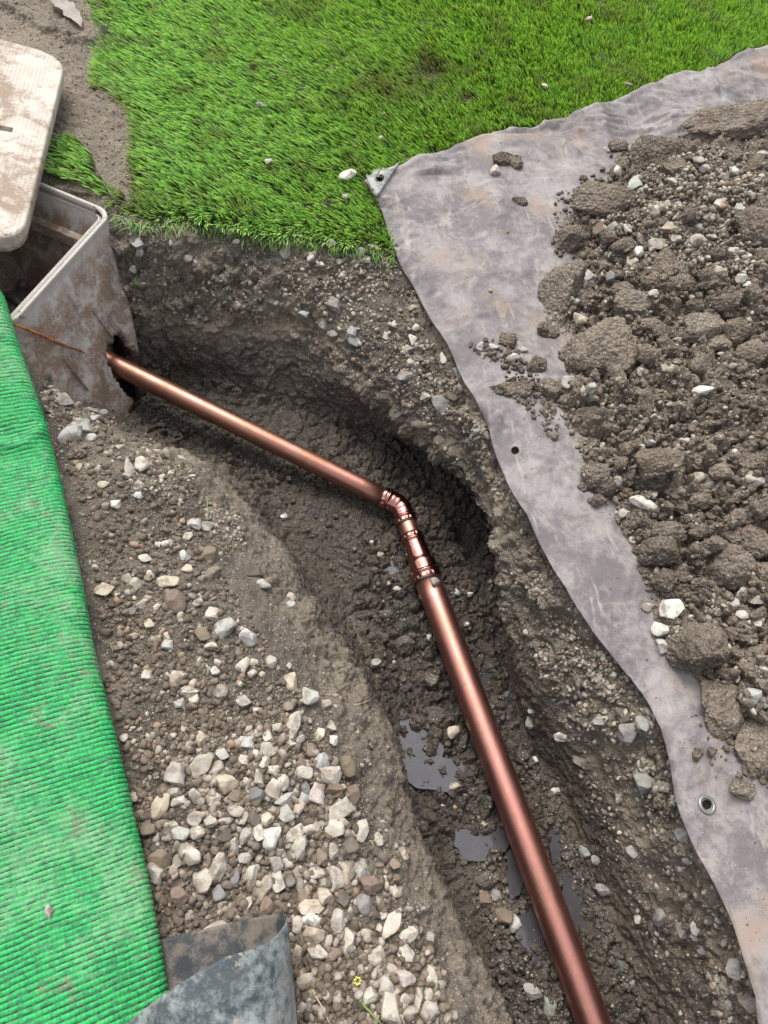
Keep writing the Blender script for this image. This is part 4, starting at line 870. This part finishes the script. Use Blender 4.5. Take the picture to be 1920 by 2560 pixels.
ST += rd(900, 1650, 3.016, '703,545,95,95,t;1305,750,60,50,w;1475,985,75,40,w;715,1110,50,40,o;625,1100,30,28,p;550,945,100,45,t;705,955,115,60,t;915,1235,90,45,g;1295,390,50,40,u;1285,480,60,70,g;1530,580,120,70,w;1025,1775,75,85,g;940,1800,110,110,b;1080,1930,140,130,b;1170,1990,120,120,g;115,30,85,60,d', 'trench')
ST += rd(700, 600, 2.765, '42,68,120,72,,86;213,125,45,55;290,170,40,40;413,147,45,45;562,82,65,85;602,137,60,60;640,50,90,60;565,225,35,50;350,25,80,45;370,445,90,85,g;172,512,75,55,g;300,575,60,90,g;360,650,80,70,g;500,635,65,65,u;510,700,95,70,g;780,585,60,45;945,605,50,45;915,685,50,80,w;730,660,35,55;900,845,55,50;870,940,120,80,g;1235,910,75,85,g;1130,820,100,42,,-80;1245,1030,60,70;895,760,80,60,g;1010,1080,70,60,g;1110,1130,110,120,g;630,1145,40,40;740,1310,50,40,k;920,470,60,40,t;1190,1080,100,70,b;1370,1310,80,70,g;1430,1340,60,80,g', 'wall')
ST += rd(200, 350, 4.1475, '600,1080,125,130,g;617,1170,70,80,g;550,1345,95,70,,60;490,1530,65,65;445,1600,35,60;1115,1230,110,115;1190,1270,60,60,g;1465,945,75,55;1560,975,70,80;1620,1055,60,45;940,1070,40,60', 'wall')
ST += rd(1100, 1700, 2.023, '460,215,50,55,g;330,75,50,65,d;815,200,90,50,w;610,290,90,50,w;700,410,90,55,g;585,560,45,30,w;900,600,40,45;1020,220,70,80,g;950,260,120,110,g;1040,520,120,110,g;735,870,80,60,g;790,915,50,45,u;825,1060,70,60,g;970,870,50,60,g;1110,1200,80,80,g;1000,1210,40,40;1220,1265,50,75,u;1295,1245,60,80,w;1240,1090,45,35;1230,790,80,70,g;1460,1640,40,50,u;920,1440,60,60,d;470,1575,90,80,g;555,1640,90,110,g;1500,1460,100,90,g;1330,1370,60,55,g;970,1540,60,70,g;1560,1630,90,120,g', 'wall')
ST += rd(1180, 200, 2.2419, '757,395,35,42;817,510,40,55,w;878,388,32,38;915,580,75,85,g;1120,570,75,80;1270,450,75,55;1475,505,75,50,w;1415,545,48,45;1305,500,60,50;945,655,50,80,b;1035,735,70,80;1095,705,35,55;1030,920,105,70,,20;1145,887,55,55;1100,830,95,60,t;930,970,65,70,w;900,1020,60,80;1000,855,75,60;950,890,60,60;790,830,60,70,g;715,835,75,80,b;865,835,50,60;1265,900,80,65,,20;1275,835,90,60;1340,880,60,50;1430,600,80,80,b;1325,765,55,40;655,1110,90,95,g;775,1110,60,65,g;605,1340,85,70,t,-60;1020,1200,50,42,w;950,1640,50,60,u;540,1695,85,85,g;670,1725,60,60,g;625,1740,40,75;1290,1740,125,75,w,10;1095,1615,95,60;680,1780,70,40;750,1780,70,50,t;130,507,90,62,,80;45,1495,45,65,u;110,1503,80,55,g;280,1510,65,45;230,1555,90,60,g;1510,1115,60,60,g;1540,1150,60,60,g;1465,960,50,50;1625,425,60,50,g;1390,1070,70,50,t;200,850,25,22,o;103,1180,25,22,o;1380,700,60,60;1490,720,70,60,g;1560,640,60,50,g', 'heap')
ST += rd(1400, 1100, 2.458, '525,395,185,75,w,-15;910,275,95,105,w;845,235,70,80;690,1040,145,130,w;620,1165,105,90,w;730,1195,110,75;635,1265,95,95,g;540,1025,80,60;1120,950,70,95,w;1210,980,90,80;1120,1075,65,50,w;1215,1125,50,85;1180,1575,135,135,g;1255,1610,70,70;765,715,60,90,g;840,700,90,50;1170,1238,50,40,u;390,450,70,100,g;465,620,70,60;355,255,55,60,g;530,15,110,60,u;770,5,90,35,w;345,370,45,42;1180,235,60,55;1225,255,60,60;1060,1000,80,90,g', 'heap')
ST += [[871, 437, 56, 23, 'w', 22, 'lawn'], [671, 403, 20, 13, '', 0, 'lawn'], [864, 492, 14, 14, '', 0, 'lawn'], [652, 262, 19, 13, 'u', 0, 'lawn'], [960, 285, 9, 8, 'o', 0, 'lawn'], [952, 344, 10, 10, 'w', 0, 'lawn'],
       [1362, 215, 14, 13, 'w', 0, 'lawn'], [1473, 47, 17, 15, 't', 0, 'lawn'], [1570, 212, 14, 24, 'b', 0, 'lawn'], [1262, 297, 9, 9, 'b', 0, 'lawn'], [122, 2278, 24, 36, '', 0, 'net']]
ST.sort(key=lambda r: -r[2] * r[3])
LAND = {'gravel': [(0, 340, 'beside the green net edge'), (340, 520, 'left of the middle of the gravel patch'), (520, 700, 'in the middle of the gravel patch'), (700, 860, 'on the right of the gravel patch'), (860, 2000, 'where the gravel meets the trench shoulder')],
        'bank': [(0, 330, 'on the bank close to the green net'), (330, 480, 'on the bank below the chamber'), (480, 2000, 'on the bank near the trench shoulder')],
        'trench': [(0, 1085, 'in the trench left of the pipe'), (1085, 2000, 'in the trench by the lower pipe')],
        'wall': [(0, 680, 'in the earth wall near the chamber'), (680, 1000, 'in the earth wall under the lawn edge'), (1000, 1300, 'in the earth wall beside the tarpaulin'), (1300, 2000, 'low right in the earth wall by the tarpaulin')],
        'heap': [(0, 1500, 'at left foot of heap'), (1500, 1700, 'mid heap'), (1700, 2100, 'at right of heap')],
        'lawn': [(0, 1000, 'lying on the green lawn'), (1000, 2000, 'lying on the lawn above the tarpaulin')], 'net': [(0, 999, 'lying on the green net')]}
ROWN = [(0, 520, 'at the very top'), (520, 760, 'near the top'), (760, 1000, 'level with the chamber hole'), (1000, 1200, 'level with the upper pipe'), (1200, 1450, 'level with the elbow'), (1450, 1700, 'level with the first puddle'), (1700, 1900, 'level with the big puddle'),
        (1900, 2080, 'below the big puddle'), (2080, 2260, 'level with the last eyelet'), (2260, 2420, 'beside the dark tarp'), (2420, 2700, 'at the bottom edge')]
def shape_word(a, b):
    r = max(a, b) / max(min(a, b), 1)
    return 'elongated' if r > 1.75 else 'oval' if r > 1.3 else 'blocky' if (int(a * 7 + b * 3) % 2) else 'rounded'
def size_word(a, b): s_ = math.sqrt(a * b); return 'large' if s_ > 44 else 'medium' if s_ > 31 else 'small' if s_ > 20 else 'tiny'
def find(tab, x): return next(t[2] for t in tab if t[0] <= x < t[1])
GROUPN = {'gravel': 'stones of the pale gravel patch', 'bank': 'stones on the bank left of the trench', 'trench': 'stones in the trench', 'wall': 'stones bedded in the earth wall', 'heap': 'stones on the spoil heap', 'lawn': 'stones on the lawn', 'net': 'stones on the net'}
def label_all(items, noun):                            # items: dict(u, v, base words, place words)
    by = {}
    for it in items: by.setdefault(it['text'], []).append(it)
    ordn = ['first', 'second', 'third', 'fourth', 'fifth', 'sixth', 'seventh', 'eighth', 'ninth', 'tenth']
    for txt, L in by.items():
        if len(L) == 1: L[0]['label'] = txt; continue
        xs = [i['u'] for i in L]; ys_ = [i['v'] for i in L]; hor = max(xs) - min(xs) >= max(ys_) - min(ys_)
        L.sort(key=lambda i: i['u'] if hor else i['v'])
        ends = ('leftmost', 'rightmost') if hor else ('uppermost', 'lowest')
        for k, i in enumerate(L):
            w = ends[0] if k == 0 else ends[1] if k == len(L) - 1 else 'middle' if len(L) == 3 else ordn[min(k, 9)] + (' from left' if hor else ' from top')
            i['label'] = w + ' ' + txt
items = []
for r in ST[:300]:
    u, v, a, b, c, ang_, wh = r
    items.append(dict(u=u, v=v, r=r, text='%s %s %s stone %s %s' % (size_word(a, b), CNAME[c], shape_word(a, b), find(LAND[wh], u), find(ROWN, v))))
for it in items:                                       # sixteen words at most
    it['text'] = it['text'].replace('left of the middle of the gravel patch', 'left of the gravel middle').replace('where the gravel meets the trench shoulder', 'on the gravel\'s trench side').replace('level with the', 'level with')
label_all(items, 'stone')
for k, it in enumerate(items):
    u, v, a, b, c, ang_, wh = it['r']; g2_ = np.random.default_rng(int(u * 13 + v * 7))
    me = PEB[int(g2_.integers(len(PEB)))]; emb = wh == 'wall'
    mw = put(u, v, a * 1.12, b * 1.12, ang_ + g2_.normal(0, 6), me, sink=.42 if emb else .30 if wh != 'lawn' else .15, flat=.62 if wh == 'lawn' else .8, g=g2_, skip=(7,) if wh == 'gravel' else (), lift=.024 if wh == 'lawn' else 0)
    o = link('stone', me, label=' '.join(it['label'].split()[:16]), cat='stone', group=GROUPN[wh]); o.matrix_world = mw
    cc = np.array(COLS[c]) * (1 + g2_.normal(0, .09)) * (.72 if wh == 'wall' else 1) + g2_.normal(0, .004, 3); o.color = (*np.clip(cc, .05, .8), 1)
V_, T_, C_ = [], [], []; nb = 0; T0 = ico(3)[1]       # the smallest chips, past three hundred, as one object
for r in ST[300:]:
    u, v, a, b, c, ang_, wh = r; g2_ = np.random.default_rng(int(u * 13 + v * 7)); mw = np.array(put(u, v, a * 1.25, b * 1.25, ang_, None, sink=.25, g=g2_, skip=(7,) if wh == 'gravel' else (), lift=.024 if wh == 'lawn' else 0))
    Vs = stone_shape(3, g2_, 12, .08, .42)[0]; V_.append(Vs @ mw[:3, :3].T + mw[:3, 3]); T_.append(T0 + nb); nb += len(Vs); C_.append(np.repeat(np.array(COLS[c])[None] * (1 + g2_.normal(0, .08)), len(Vs), 0))
link('small_chips', mesh_np('small_chips', np.concatenate(V_), np.concatenate(T_), [m_gravel], True, {'tint': ('FLOAT_COLOR', np.concatenate(C_))}), kind='stuff', label='small pale stone chips scattered over the trench, earth walls and lawn')

# clods
WETC = {}
def wet_copy(me):
    if me.name not in WETC: c_ = me.copy(); c_.materials.clear(); c_.materials.append(m_wet); WETC[me.name] = c_
    return WETC[me.name]
CL = rd(1180, 200, 2.2419, '1450,260,480,250,,8;1040,430,320,220,,10;740,680,320,200;540,900,150,180;490,1180,260,340;740,1520,420,340;1300,1390,300,160;900,1260,220,160;1080,1060,130,220;1030,1390,210,100,,-15;1200,770,180,100;1370,1000,130,110,o;1180,1170,160,140;1590,830,220,220;1290,1600,240,140;1560,1560,200,180;175,450,130,90;230,460,100,90;265,680,90,60,s;240,1730,240,110;430,1740,160,130;1130,500,150,120;1340,1130,200,130;1540,1220,150,130;420,1400,130,100;205,1460,90,110;600,1600,150,130;360,1600,110,110;1460,430,110,100;1590,490,140,120;850,930,130,90;760,890,100,80;1200,400,110,100;820,380,110,90;1420,1240,160,110;1620,1000,120,120;1480,1420,180,150;1100,1500,150,110;980,1540,120,100;840,1190,130,110;1010,1130,110,110;1250,1280,140,90;1400,1480,150,90;700,980,90,80;820,1000,90,70;760,1200,80,80;640,1240,80,90;1630,700,120,110', 'heap')
CL += rd(1400, 1100, 2.458, '200,220,190,170;280,290,130,110;235,365,120,90;570,140,320,220;710,290,170,160;830,120,120,90;1180,150,140,150;880,370,130,110;600,690,220,170;480,500,120,140;640,860,170,170;740,830,130,120;1030,780,300,290;1200,640,200,200;880,890,150,110;840,1260,400,330,,-35;985,1660,240,350,,;1200,1900,300,380;1110,2140,150,120;1190,1300,190,110;1150,1400,120,110;1050,1190,90,80;1130,1210,70,80;760,430,110,90;660,560,180,130;140,290,80,60;1080,600,150,120;960,640,130,110;1000,200,140,110;430,60,120,110;430,230,120,110;1100,480,160,120;860,560,130,100;720,180,110,90;1080,350,130,90;1230,430,130,110;1250,830,120,150', 'heap')
CL += rd(0, 900, 2.37, '460,545,100,115,g', 'bank')
CL += rd(900, 1650, 3.016, '540,420,190,150;320,420,110,110;560,270,120,90;760,620,110,130;950,1660,150,120;340,200,110,90;1220,730,110,90', 'trench')
CL += rd(800, 1100, 3.318, '330,1560,160,130;480,1640,160,140;680,1700,200,150;900,1980,170,120;380,1330,130,110;250,1500,100,90;540,1450,120,100', 'trench')
CL.sort(key=lambda r: -r[2] * r[3]); items = []
for r in CL:
    u, v, a, b, c, ang_, wh = r; s_ = math.sqrt(a * b); sw = 'huge' if s_ > 110 else 'big' if s_ > 70 else 'medium' if s_ > 48 else 'small'
    items.append(dict(u=u, v=v, r=r, text='%s %s %s clod of earth %s %s' % (sw, 'orange brown' if c == 'o' else 'grey' if c == 'g' else 'smooth brown' if c == 's' else 'brown', shape_word(a, b).replace('blocky', 'crumbly'), find(LAND[wh], u), find(ROWN, v).replace('level with the', 'level with'))))
label_all(items, 'clod')
for k, it in enumerate(items):
    u, v, a, b, c, ang_, wh = it['r']; g2_ = np.random.default_rng(int(u * 11 + v * 5)); me = CLD[int(g2_.integers(len(CLD)))]
    mw = put(u, v, a * 1.2, b * 1.2, ang_ + g2_.choice([0, 180]), me, sink=.30 if wh == 'heap' else .46, flat=.8 if max(a, b) < 100 else .66, g=g2_)
    o = link('soil_clod', me, label=' '.join(it['label'].split()[:16]), cat='clod', group={'heap': 'clods of earth on the spoil heap', 'bank': 'clods of earth on the bank', 'trench': 'clods of wet earth in the trench'}[wh]); o.matrix_world = mw
    if wh == 'trench': o.data = wet_copy(me)

# ---- uncountable small stuff, joined
def scatter(name, polys, count, rmin, rmax, mat, colfn, sub=2, label='', seedn=1, sink=.3, nshape=6, rough=.1, mind=None):
    g = np.random.default_rng(seedn); sh_ = [stone_shape(sub, g, 9 if rough < .2 else 3, rough)[0] for _ in range(nshape)]; T0 = ico(sub)[1]
    if rough > .2: pass
    allV, allT, allC = [], [], []; base_ = 0
    polys = [(np.array(p, float) * K, w) for p, w in polys]; ws = np.array([w for _, w in polys], float); ws /= ws.sum()
    for (poly, _), w in zip(polys, ws):
        lo, hi = poly.min(0), poly.max(0); m = int(count * w); got = 0
        while got < m:
            q = lo + g.random((m * 2, 2)) * (hi - lo); q = q[inpoly(q, poly)][:m - got]
            for (u, v) in q:
                got += 1; p, n, t = hit(u, v, (7,) if 'gravel' in name else ());
                if HITK[0] in (1, 2, 3) or (HITK[0] == 4 and name in ('edge_gravel', 'wall_grit')) or (HITK[0] in (6, 7) and name != 'net'): continue
                rr = rmin * (rmax / rmin) ** (g.random() ** 1.6)
                if mind and not mind(p, u, v, g): continue
                A = g.normal(size=(3, 3)); Qm, _r = np.linalg.qr(A); s3 = rr * np.array([1, .6 + .35 * g.random(), .5 + .3 * g.random()])
                n_ = np.array(n) * .6 + np.array([0, 0, .4]); Vv = (sh_[g.integers(nshape)] * s3) @ Qm.T + np.array(p) + n_ * rr * (.6 - sink * 1.4)
                allV.append(Vv); allT.append(T0 + base_); base_ += len(Vv); allC.append(np.repeat(np.array(colfn(g))[None], len(Vv), 0))
    V, T, Cc = np.concatenate(allV), np.concatenate(allT), np.concatenate(allC)
    return link(name, mesh_np(name, V, T, [mat], True, {'tint': ('FLOAT_COLOR', Cc)}), kind='stuff', label=label)
def muddy(pale=.15, k=1.0):
    def f(g):
        r = g.random()
        if r < pale: c = np.array([.40, .37, .31]) * (.7 + .5 * g.random())
        elif r < pale + .05: c = np.array([.30, .22, .15])
        else: c = np.array([.150, .120, .090]) * (.55 + .9 * g.random())
        return np.clip(c * k, .02, .8)
    return f
GR = [(280, 1620), (330, 1560), (420, 1560), (560, 1500), (640, 1600), (740, 1680), (780, 1800), (850, 1900), (900, 2000), (960, 2110), (1000, 2260), (640, 2260), (620, 1970), (350, 2040), (300, 1830)]
GR2 = [(200, 1190), (420, 1150), (520, 1300), (640, 1480), (760, 1700), (280, 1640), (230, 1480)]
GR3 = [(90, 820), (280, 900), (430, 1060), (520, 1200), (400, 1200), (200, 1170), (130, 980)]
scatter('gravel', [(GR, 5), (GR2, 3.0), (GR3, 1.0)], 4300, .0045, .013, m_gravel, muddy(.10), 2, 'dark muddy gravel covering the bench between net and trench', 31, sink=.4)
scatter('coarse_gravel', [([(340, 1620), (560, 1560), (720, 1640), (780, 1780), (880, 1950), (960, 2110), (1000, 2260), (660, 2260), (640, 1980), (420, 1990), (330, 1850)], 1)], 520, .008, .0145, m_gravel, lambda g: np.clip((np.array([.34, .30, .25]) if g.random() < .55 else np.array([.17, .14, .11])) * (.75 + .45 * g.random()), 0, 1), 2, 'grey beige stones filling in the gravel patch', 42, sink=.35)
scatter('fine_gravel', [(GR, 2), (GR2, 2.5), (GR3, 1.4), ([(420, 1060), (560, 1220), (700, 1450), (860, 1900), (1050, 2260), (980, 2260), (780, 1750), (600, 1350), (440, 1130)], .5)], 6500, .0016, .0042, m_gravel, muddy(.16), 1, 'fine grit and crumbs on the bench', 32, sink=.35)
WL = [(270, 500), (860, 560), (1060, 940), (1200, 1210), (1430, 1550), (1640, 2130), (1700, 2260), (1500, 2260), (1180, 1500), (1060, 1300), (1040, 1060), (900, 900), (620, 720), (290, 680)]
def cluster2(p, u, v, g): return g.random() < .05 + 1.6 * max(0.0, float(fbm(np.array([[p.x, p.y, p.z]]), 9, 2, 850)[0]))
def cluster(p, u, v, g): return g.random() < .10 + 1.1 * max(0.0, float(fbm(np.array([[p.x, p.y, p.z]]), 7, 2, 800)[0]))
scatter('wall_grit', [(WL, 1)], 17000, .0018, .0105, m_gravel, muddy(.5, .95), 1, 'pale grit and small stones bedded in the earth wall', 33, sink=.45, mind=cluster)
scatter('bank_gravel', [([(80, 830), (240, 850), (270, 910), (150, 970), (105, 930)], 1), ([(440, 1080), (520, 1110), (530, 1180), (450, 1160)], .7), ([(280, 970), (430, 1020), (400, 1090), (270, 1050)], 1), ([(700, 1480), (780, 1500), (900, 1900), (960, 2060), (860, 1900), (760, 1700)], .3)], 900, .0016, .0085, m_gravel, muddy(.75, .95), 2, 'pale grit and small stones on the bank', 40, sink=.35)
scatter('edge_gravel', [([(760, 560), (860, 560), (935, 690), (1040, 860), (1140, 1110), (1095, 1110), (1000, 930), (880, 780)], 1), ([(1150, 1130), (1250, 1310), (1430, 1570), (1500, 1830), (1640, 2140), (1640, 2260), (1560, 2200), (1470, 1950), (1350, 1650), (1300, 1500), (1150, 1250)], 2.2)], 6000, .0022, .0115, m_gravel, muddy(.62, .92), 2, 'pale crumbling gravel along the trench edge below the tarpaulin', 41, sink=.42, mind=cluster2)
FL = [(300, 860), (450, 950), (560, 1050), (690, 1180), (830, 1420), (900, 1650), (1000, 1900), (1150, 2260), (1420, 2260), (1290, 1950), (1180, 1700), (1090, 1420), (1040, 1200), (940, 1040), (700, 950), (350, 820)]
scatter('trench_rubble', [(FL, 1), ([(990, 1850), (1100, 1850), (1300, 2260), (1130, 2260)], .7), ([(1120, 1620), (1200, 1700), (1400, 2200), (1330, 2100)], .5), ([(290, 870), (330, 850), (420, 930), (380, 960)], .3)], 3300, .003, .013, m_wet, muddy(.04), 2, 'wet crumbs of earth on the trench bottom', 34, sink=.35, rough=.22)
HP = [(1660, 240), (1500, 285), (1340, 330), (1225, 480), (1250, 570), (1170, 650), (1240, 760), (1200, 870), (1290, 1060), (1350, 1150), (1410, 1300), (1500, 1450), (1600, 1650), (1700, 1750), (1760, 1000), (1760, 300)]
scatter('spoil_crumbs', [(HP, 1)], 4200, .004, .017, m_clod, muddy(.1), 2, 'brown crumbs of earth over the spoil heap', 35, sink=.3, rough=.25)
PL = [(1400, 360), (1480, 330), (1659, 330), (1700, 560), (1560, 600), (1440, 560), (1300, 560), (1280, 480)]
scatter('spoil_gravel', [(HP, 1), (PL, 1.5)], 4600, .003, .0135, m_gravel, muddy(.7, 1.0), 2, 'pale small stones mixed through the spoil heap', 36, sink=.3)
OUT = [(1010, 745), (1040, 735), (1085, 735), (1130, 770), (1180, 830), (1210, 900), (1200, 960), (1150, 900), (1110, 860), (1080, 800), (1040, 775)]
scatter('spilled_crumbs', [(OUT, 1), ([(1200, 420), (1260, 380), (1330, 330), (1240, 560), (1190, 560)], .5), ([(1500, 1400), (1590, 1440), (1620, 1760), (1500, 1640)], .2)], 420, .003, .014, m_clod, muddy(.3), 2, 'crumbs of earth spilled on the tarpaulin', 37, sink=.15, rough=.25)
scatter('tarpaulin_grit', [([(900, 420), (1060, 290), (1500, 170), (1500, 270), (1240, 420), (1160, 640), (1230, 900), (1400, 1300), (1650, 1850), (1650, 2100), (1100, 950), (960, 680)], 1)], 600, .0008, .0028, m_gravel, muddy(.6), 1, 'sand grains and grit on the tarpaulin', 38, sink=.1)
scatter('sand_patch', [([(0, 0), (180, 0), (205, 130), (270, 240), (280, 420), (150, 300), (140, 130), (0, 70)], 1)], 900, .0012, .005, m_gravel, muddy(.12, 1.3), 1, 'sandy crumbs on the bare earth at the top left', 39, sink=.35)

# ================================================================== small single things
M = Mat('dry_leaf'); m_leaf = M.done(M.mix(M.noise(40, 4), (.20, .17, .14), (.36, .32, .28)), .7, M.bump(M.noise(60), .5, .004))
sp = resample(np.array([S(u, v, .03) for u, v in ((125, -12), (150, 8), (172, 28), (190, 50), (205, 72))]), 14); wl = [.004, .012, .02, .026, .028, .03, .03, .026, .026, .022, .02, .014, .008, .001]
V = []; d_ = sp[-1] - sp[0]; d_ /= np.linalg.norm(d_); pr = np.array([-d_[1], d_[0], 0])
for k, (p, w_) in enumerate(zip(sp, wl)):
    for j in range(-3, 4): V.append(p + pr * w_ * j / 3 * (1 + .18 * math.sin(k * 2.1 + j)) + np.array([0, 0, .010 * (abs(j) / 3) ** 1.3 + .004 * math.sin(k * 1.3)]))
leaf = link('dry_leaf', mesh_np('dry_leaf', V, grid_quads(14, 7), [m_leaf]), label='curled grey brown dry leaf on the bare earth, top left', cat='leaf'); leaf.modifiers.new('thickness', 'SOLIDIFY').thickness = .0008
def mstem(name, c): M = Mat(name); return M.done(c, .6, spec=.3)
m_st = mstem('green_stem', (.16, .24, .06)); m_dry = mstem('straw', (.42, .36, .24)); m_yel = mstem('yellow_petal', (.50, .47, .12))
def strand(name, pts, r, mat, label, cat, lift=.004, grp=None):
    P_ = []
    for (u, v) in resample(np.array(pts, float), 14): p, n, t = hit(u, v); P_.append(np.array(p) + np.array(n) * lift + [0, 0, .002])
    P_ = np.array(P_)
    for _ in range(3): P_[1:-1] = (P_[:-2] + P_[1:-1] * 2 + P_[2:]) / 4
    return tube(name, P_, np.linspace(r, r * .5, 14), mat, None, 6, label=label, cat=cat, group=grp)
GB = 'loose grass blades'
strand('grass_blade', [(516, 1305), (517, 1275), (518, 1250)], .0012, m_st, 'green grass blade standing beside two grey stones on the bank', 'grass blade', .010, GB)
strand('grass_blade', [(213, 1392), (230, 1378), (243, 1368)], .0014, m_st, 'green grass blade lying flat near the net on brown mud', 'grass blade', .003, GB)
strand('grass_blade', [(276, 1610), (281, 1625), (284, 1633)], .0014, m_st, 'short bright grass blade on mud left of the gravel', 'grass blade', .003, GB)
strand('grass_blade', [(382, 712), (410, 706), (444, 696)], .0014, m_st, 'long pale grass blade across the upper earth wall', 'grass blade', .003, GB)
strand('grass_blade', [(333, 728), (340, 700), (346, 668)], .0014, m_st, 'upright grass blade on the earth wall beside the chamber', 'grass blade', .003, GB)
strand('grass_blade', [(352, 700), (345, 714), (338, 706), (352, 698), (362, 692)], .0014, m_st, 'curled grass blade on the earth wall beside the chamber', 'grass blade', .003, GB)
strand('grass_blade', [(430, 893), (455, 925), (478, 955)], .0013, m_st, 'long grass blade lying above the upper pipe', 'grass blade', .004, GB)
strand('grass_blade', [(318, 630), (338, 652), (350, 668)], .0013, m_st, 'thin dark grass blade under the lawn corner', 'grass blade', .003, GB)
strand('grass_blade', [(412, 560), (420, 590), (430, 622)], .0013, m_st, 'grass blade hanging from the lawn edge', 'grass blade', .003, GB)
strand('root', [(777, 2473), (800, 2510), (822, 2560)], .0018, m_dry, 'straw coloured stalk at the bottom edge beside the dark tarp', 'stalk', .006)
strand('root', [(895, 2500), (925, 2530), (950, 2565)], .0026, m_st, 'thick green stalk at the bottom edge of the gravel', 'stalk', .006)
strand('root', [(885, 1767), (905, 1760), (925, 1748), (918, 1744)], .0013, m_dry, 'pale root fibre on the trench shoulder above the gravel', 'root', .003)
strand('root', [(925, 2100), (935, 2115), (940, 2128)], .0012, m_dry, 'pale root fibre at the right edge of the gravel', 'root', .003)
strand('root', [(1068, 238), (1078, 247), (1074, 258), (1090, 262), (1080, 270)], .0014, m_dry, 'tangled straw fibre on the lawn below the bare spot', 'fibre', .014)
strand('root', [(1405, 372), (1412, 360), (1417, 352)], .0014, m_st, 'green stem standing on the tarpaulin near the heap', 'stalk', .006)
fl = link('flower_head', None, label='tiny yellow flower fallen on the gravel near the bottom edge', cat='flower'); p, n, t = hit(892, 2452); p = np.array(p); fl.location = tuple(p)
for k in range(7):
    a = k * 2 * math.pi / 7; c = p + np.array([math.cos(a) * .0055, math.sin(a) * .0055, .008 + .002 * (k % 2)]); V, T = ico(1)
    o = link('petal', mesh_np('petal', V * [.0036, .0026, .003] + c, T, [m_yel]), fl); keep(o, fl)
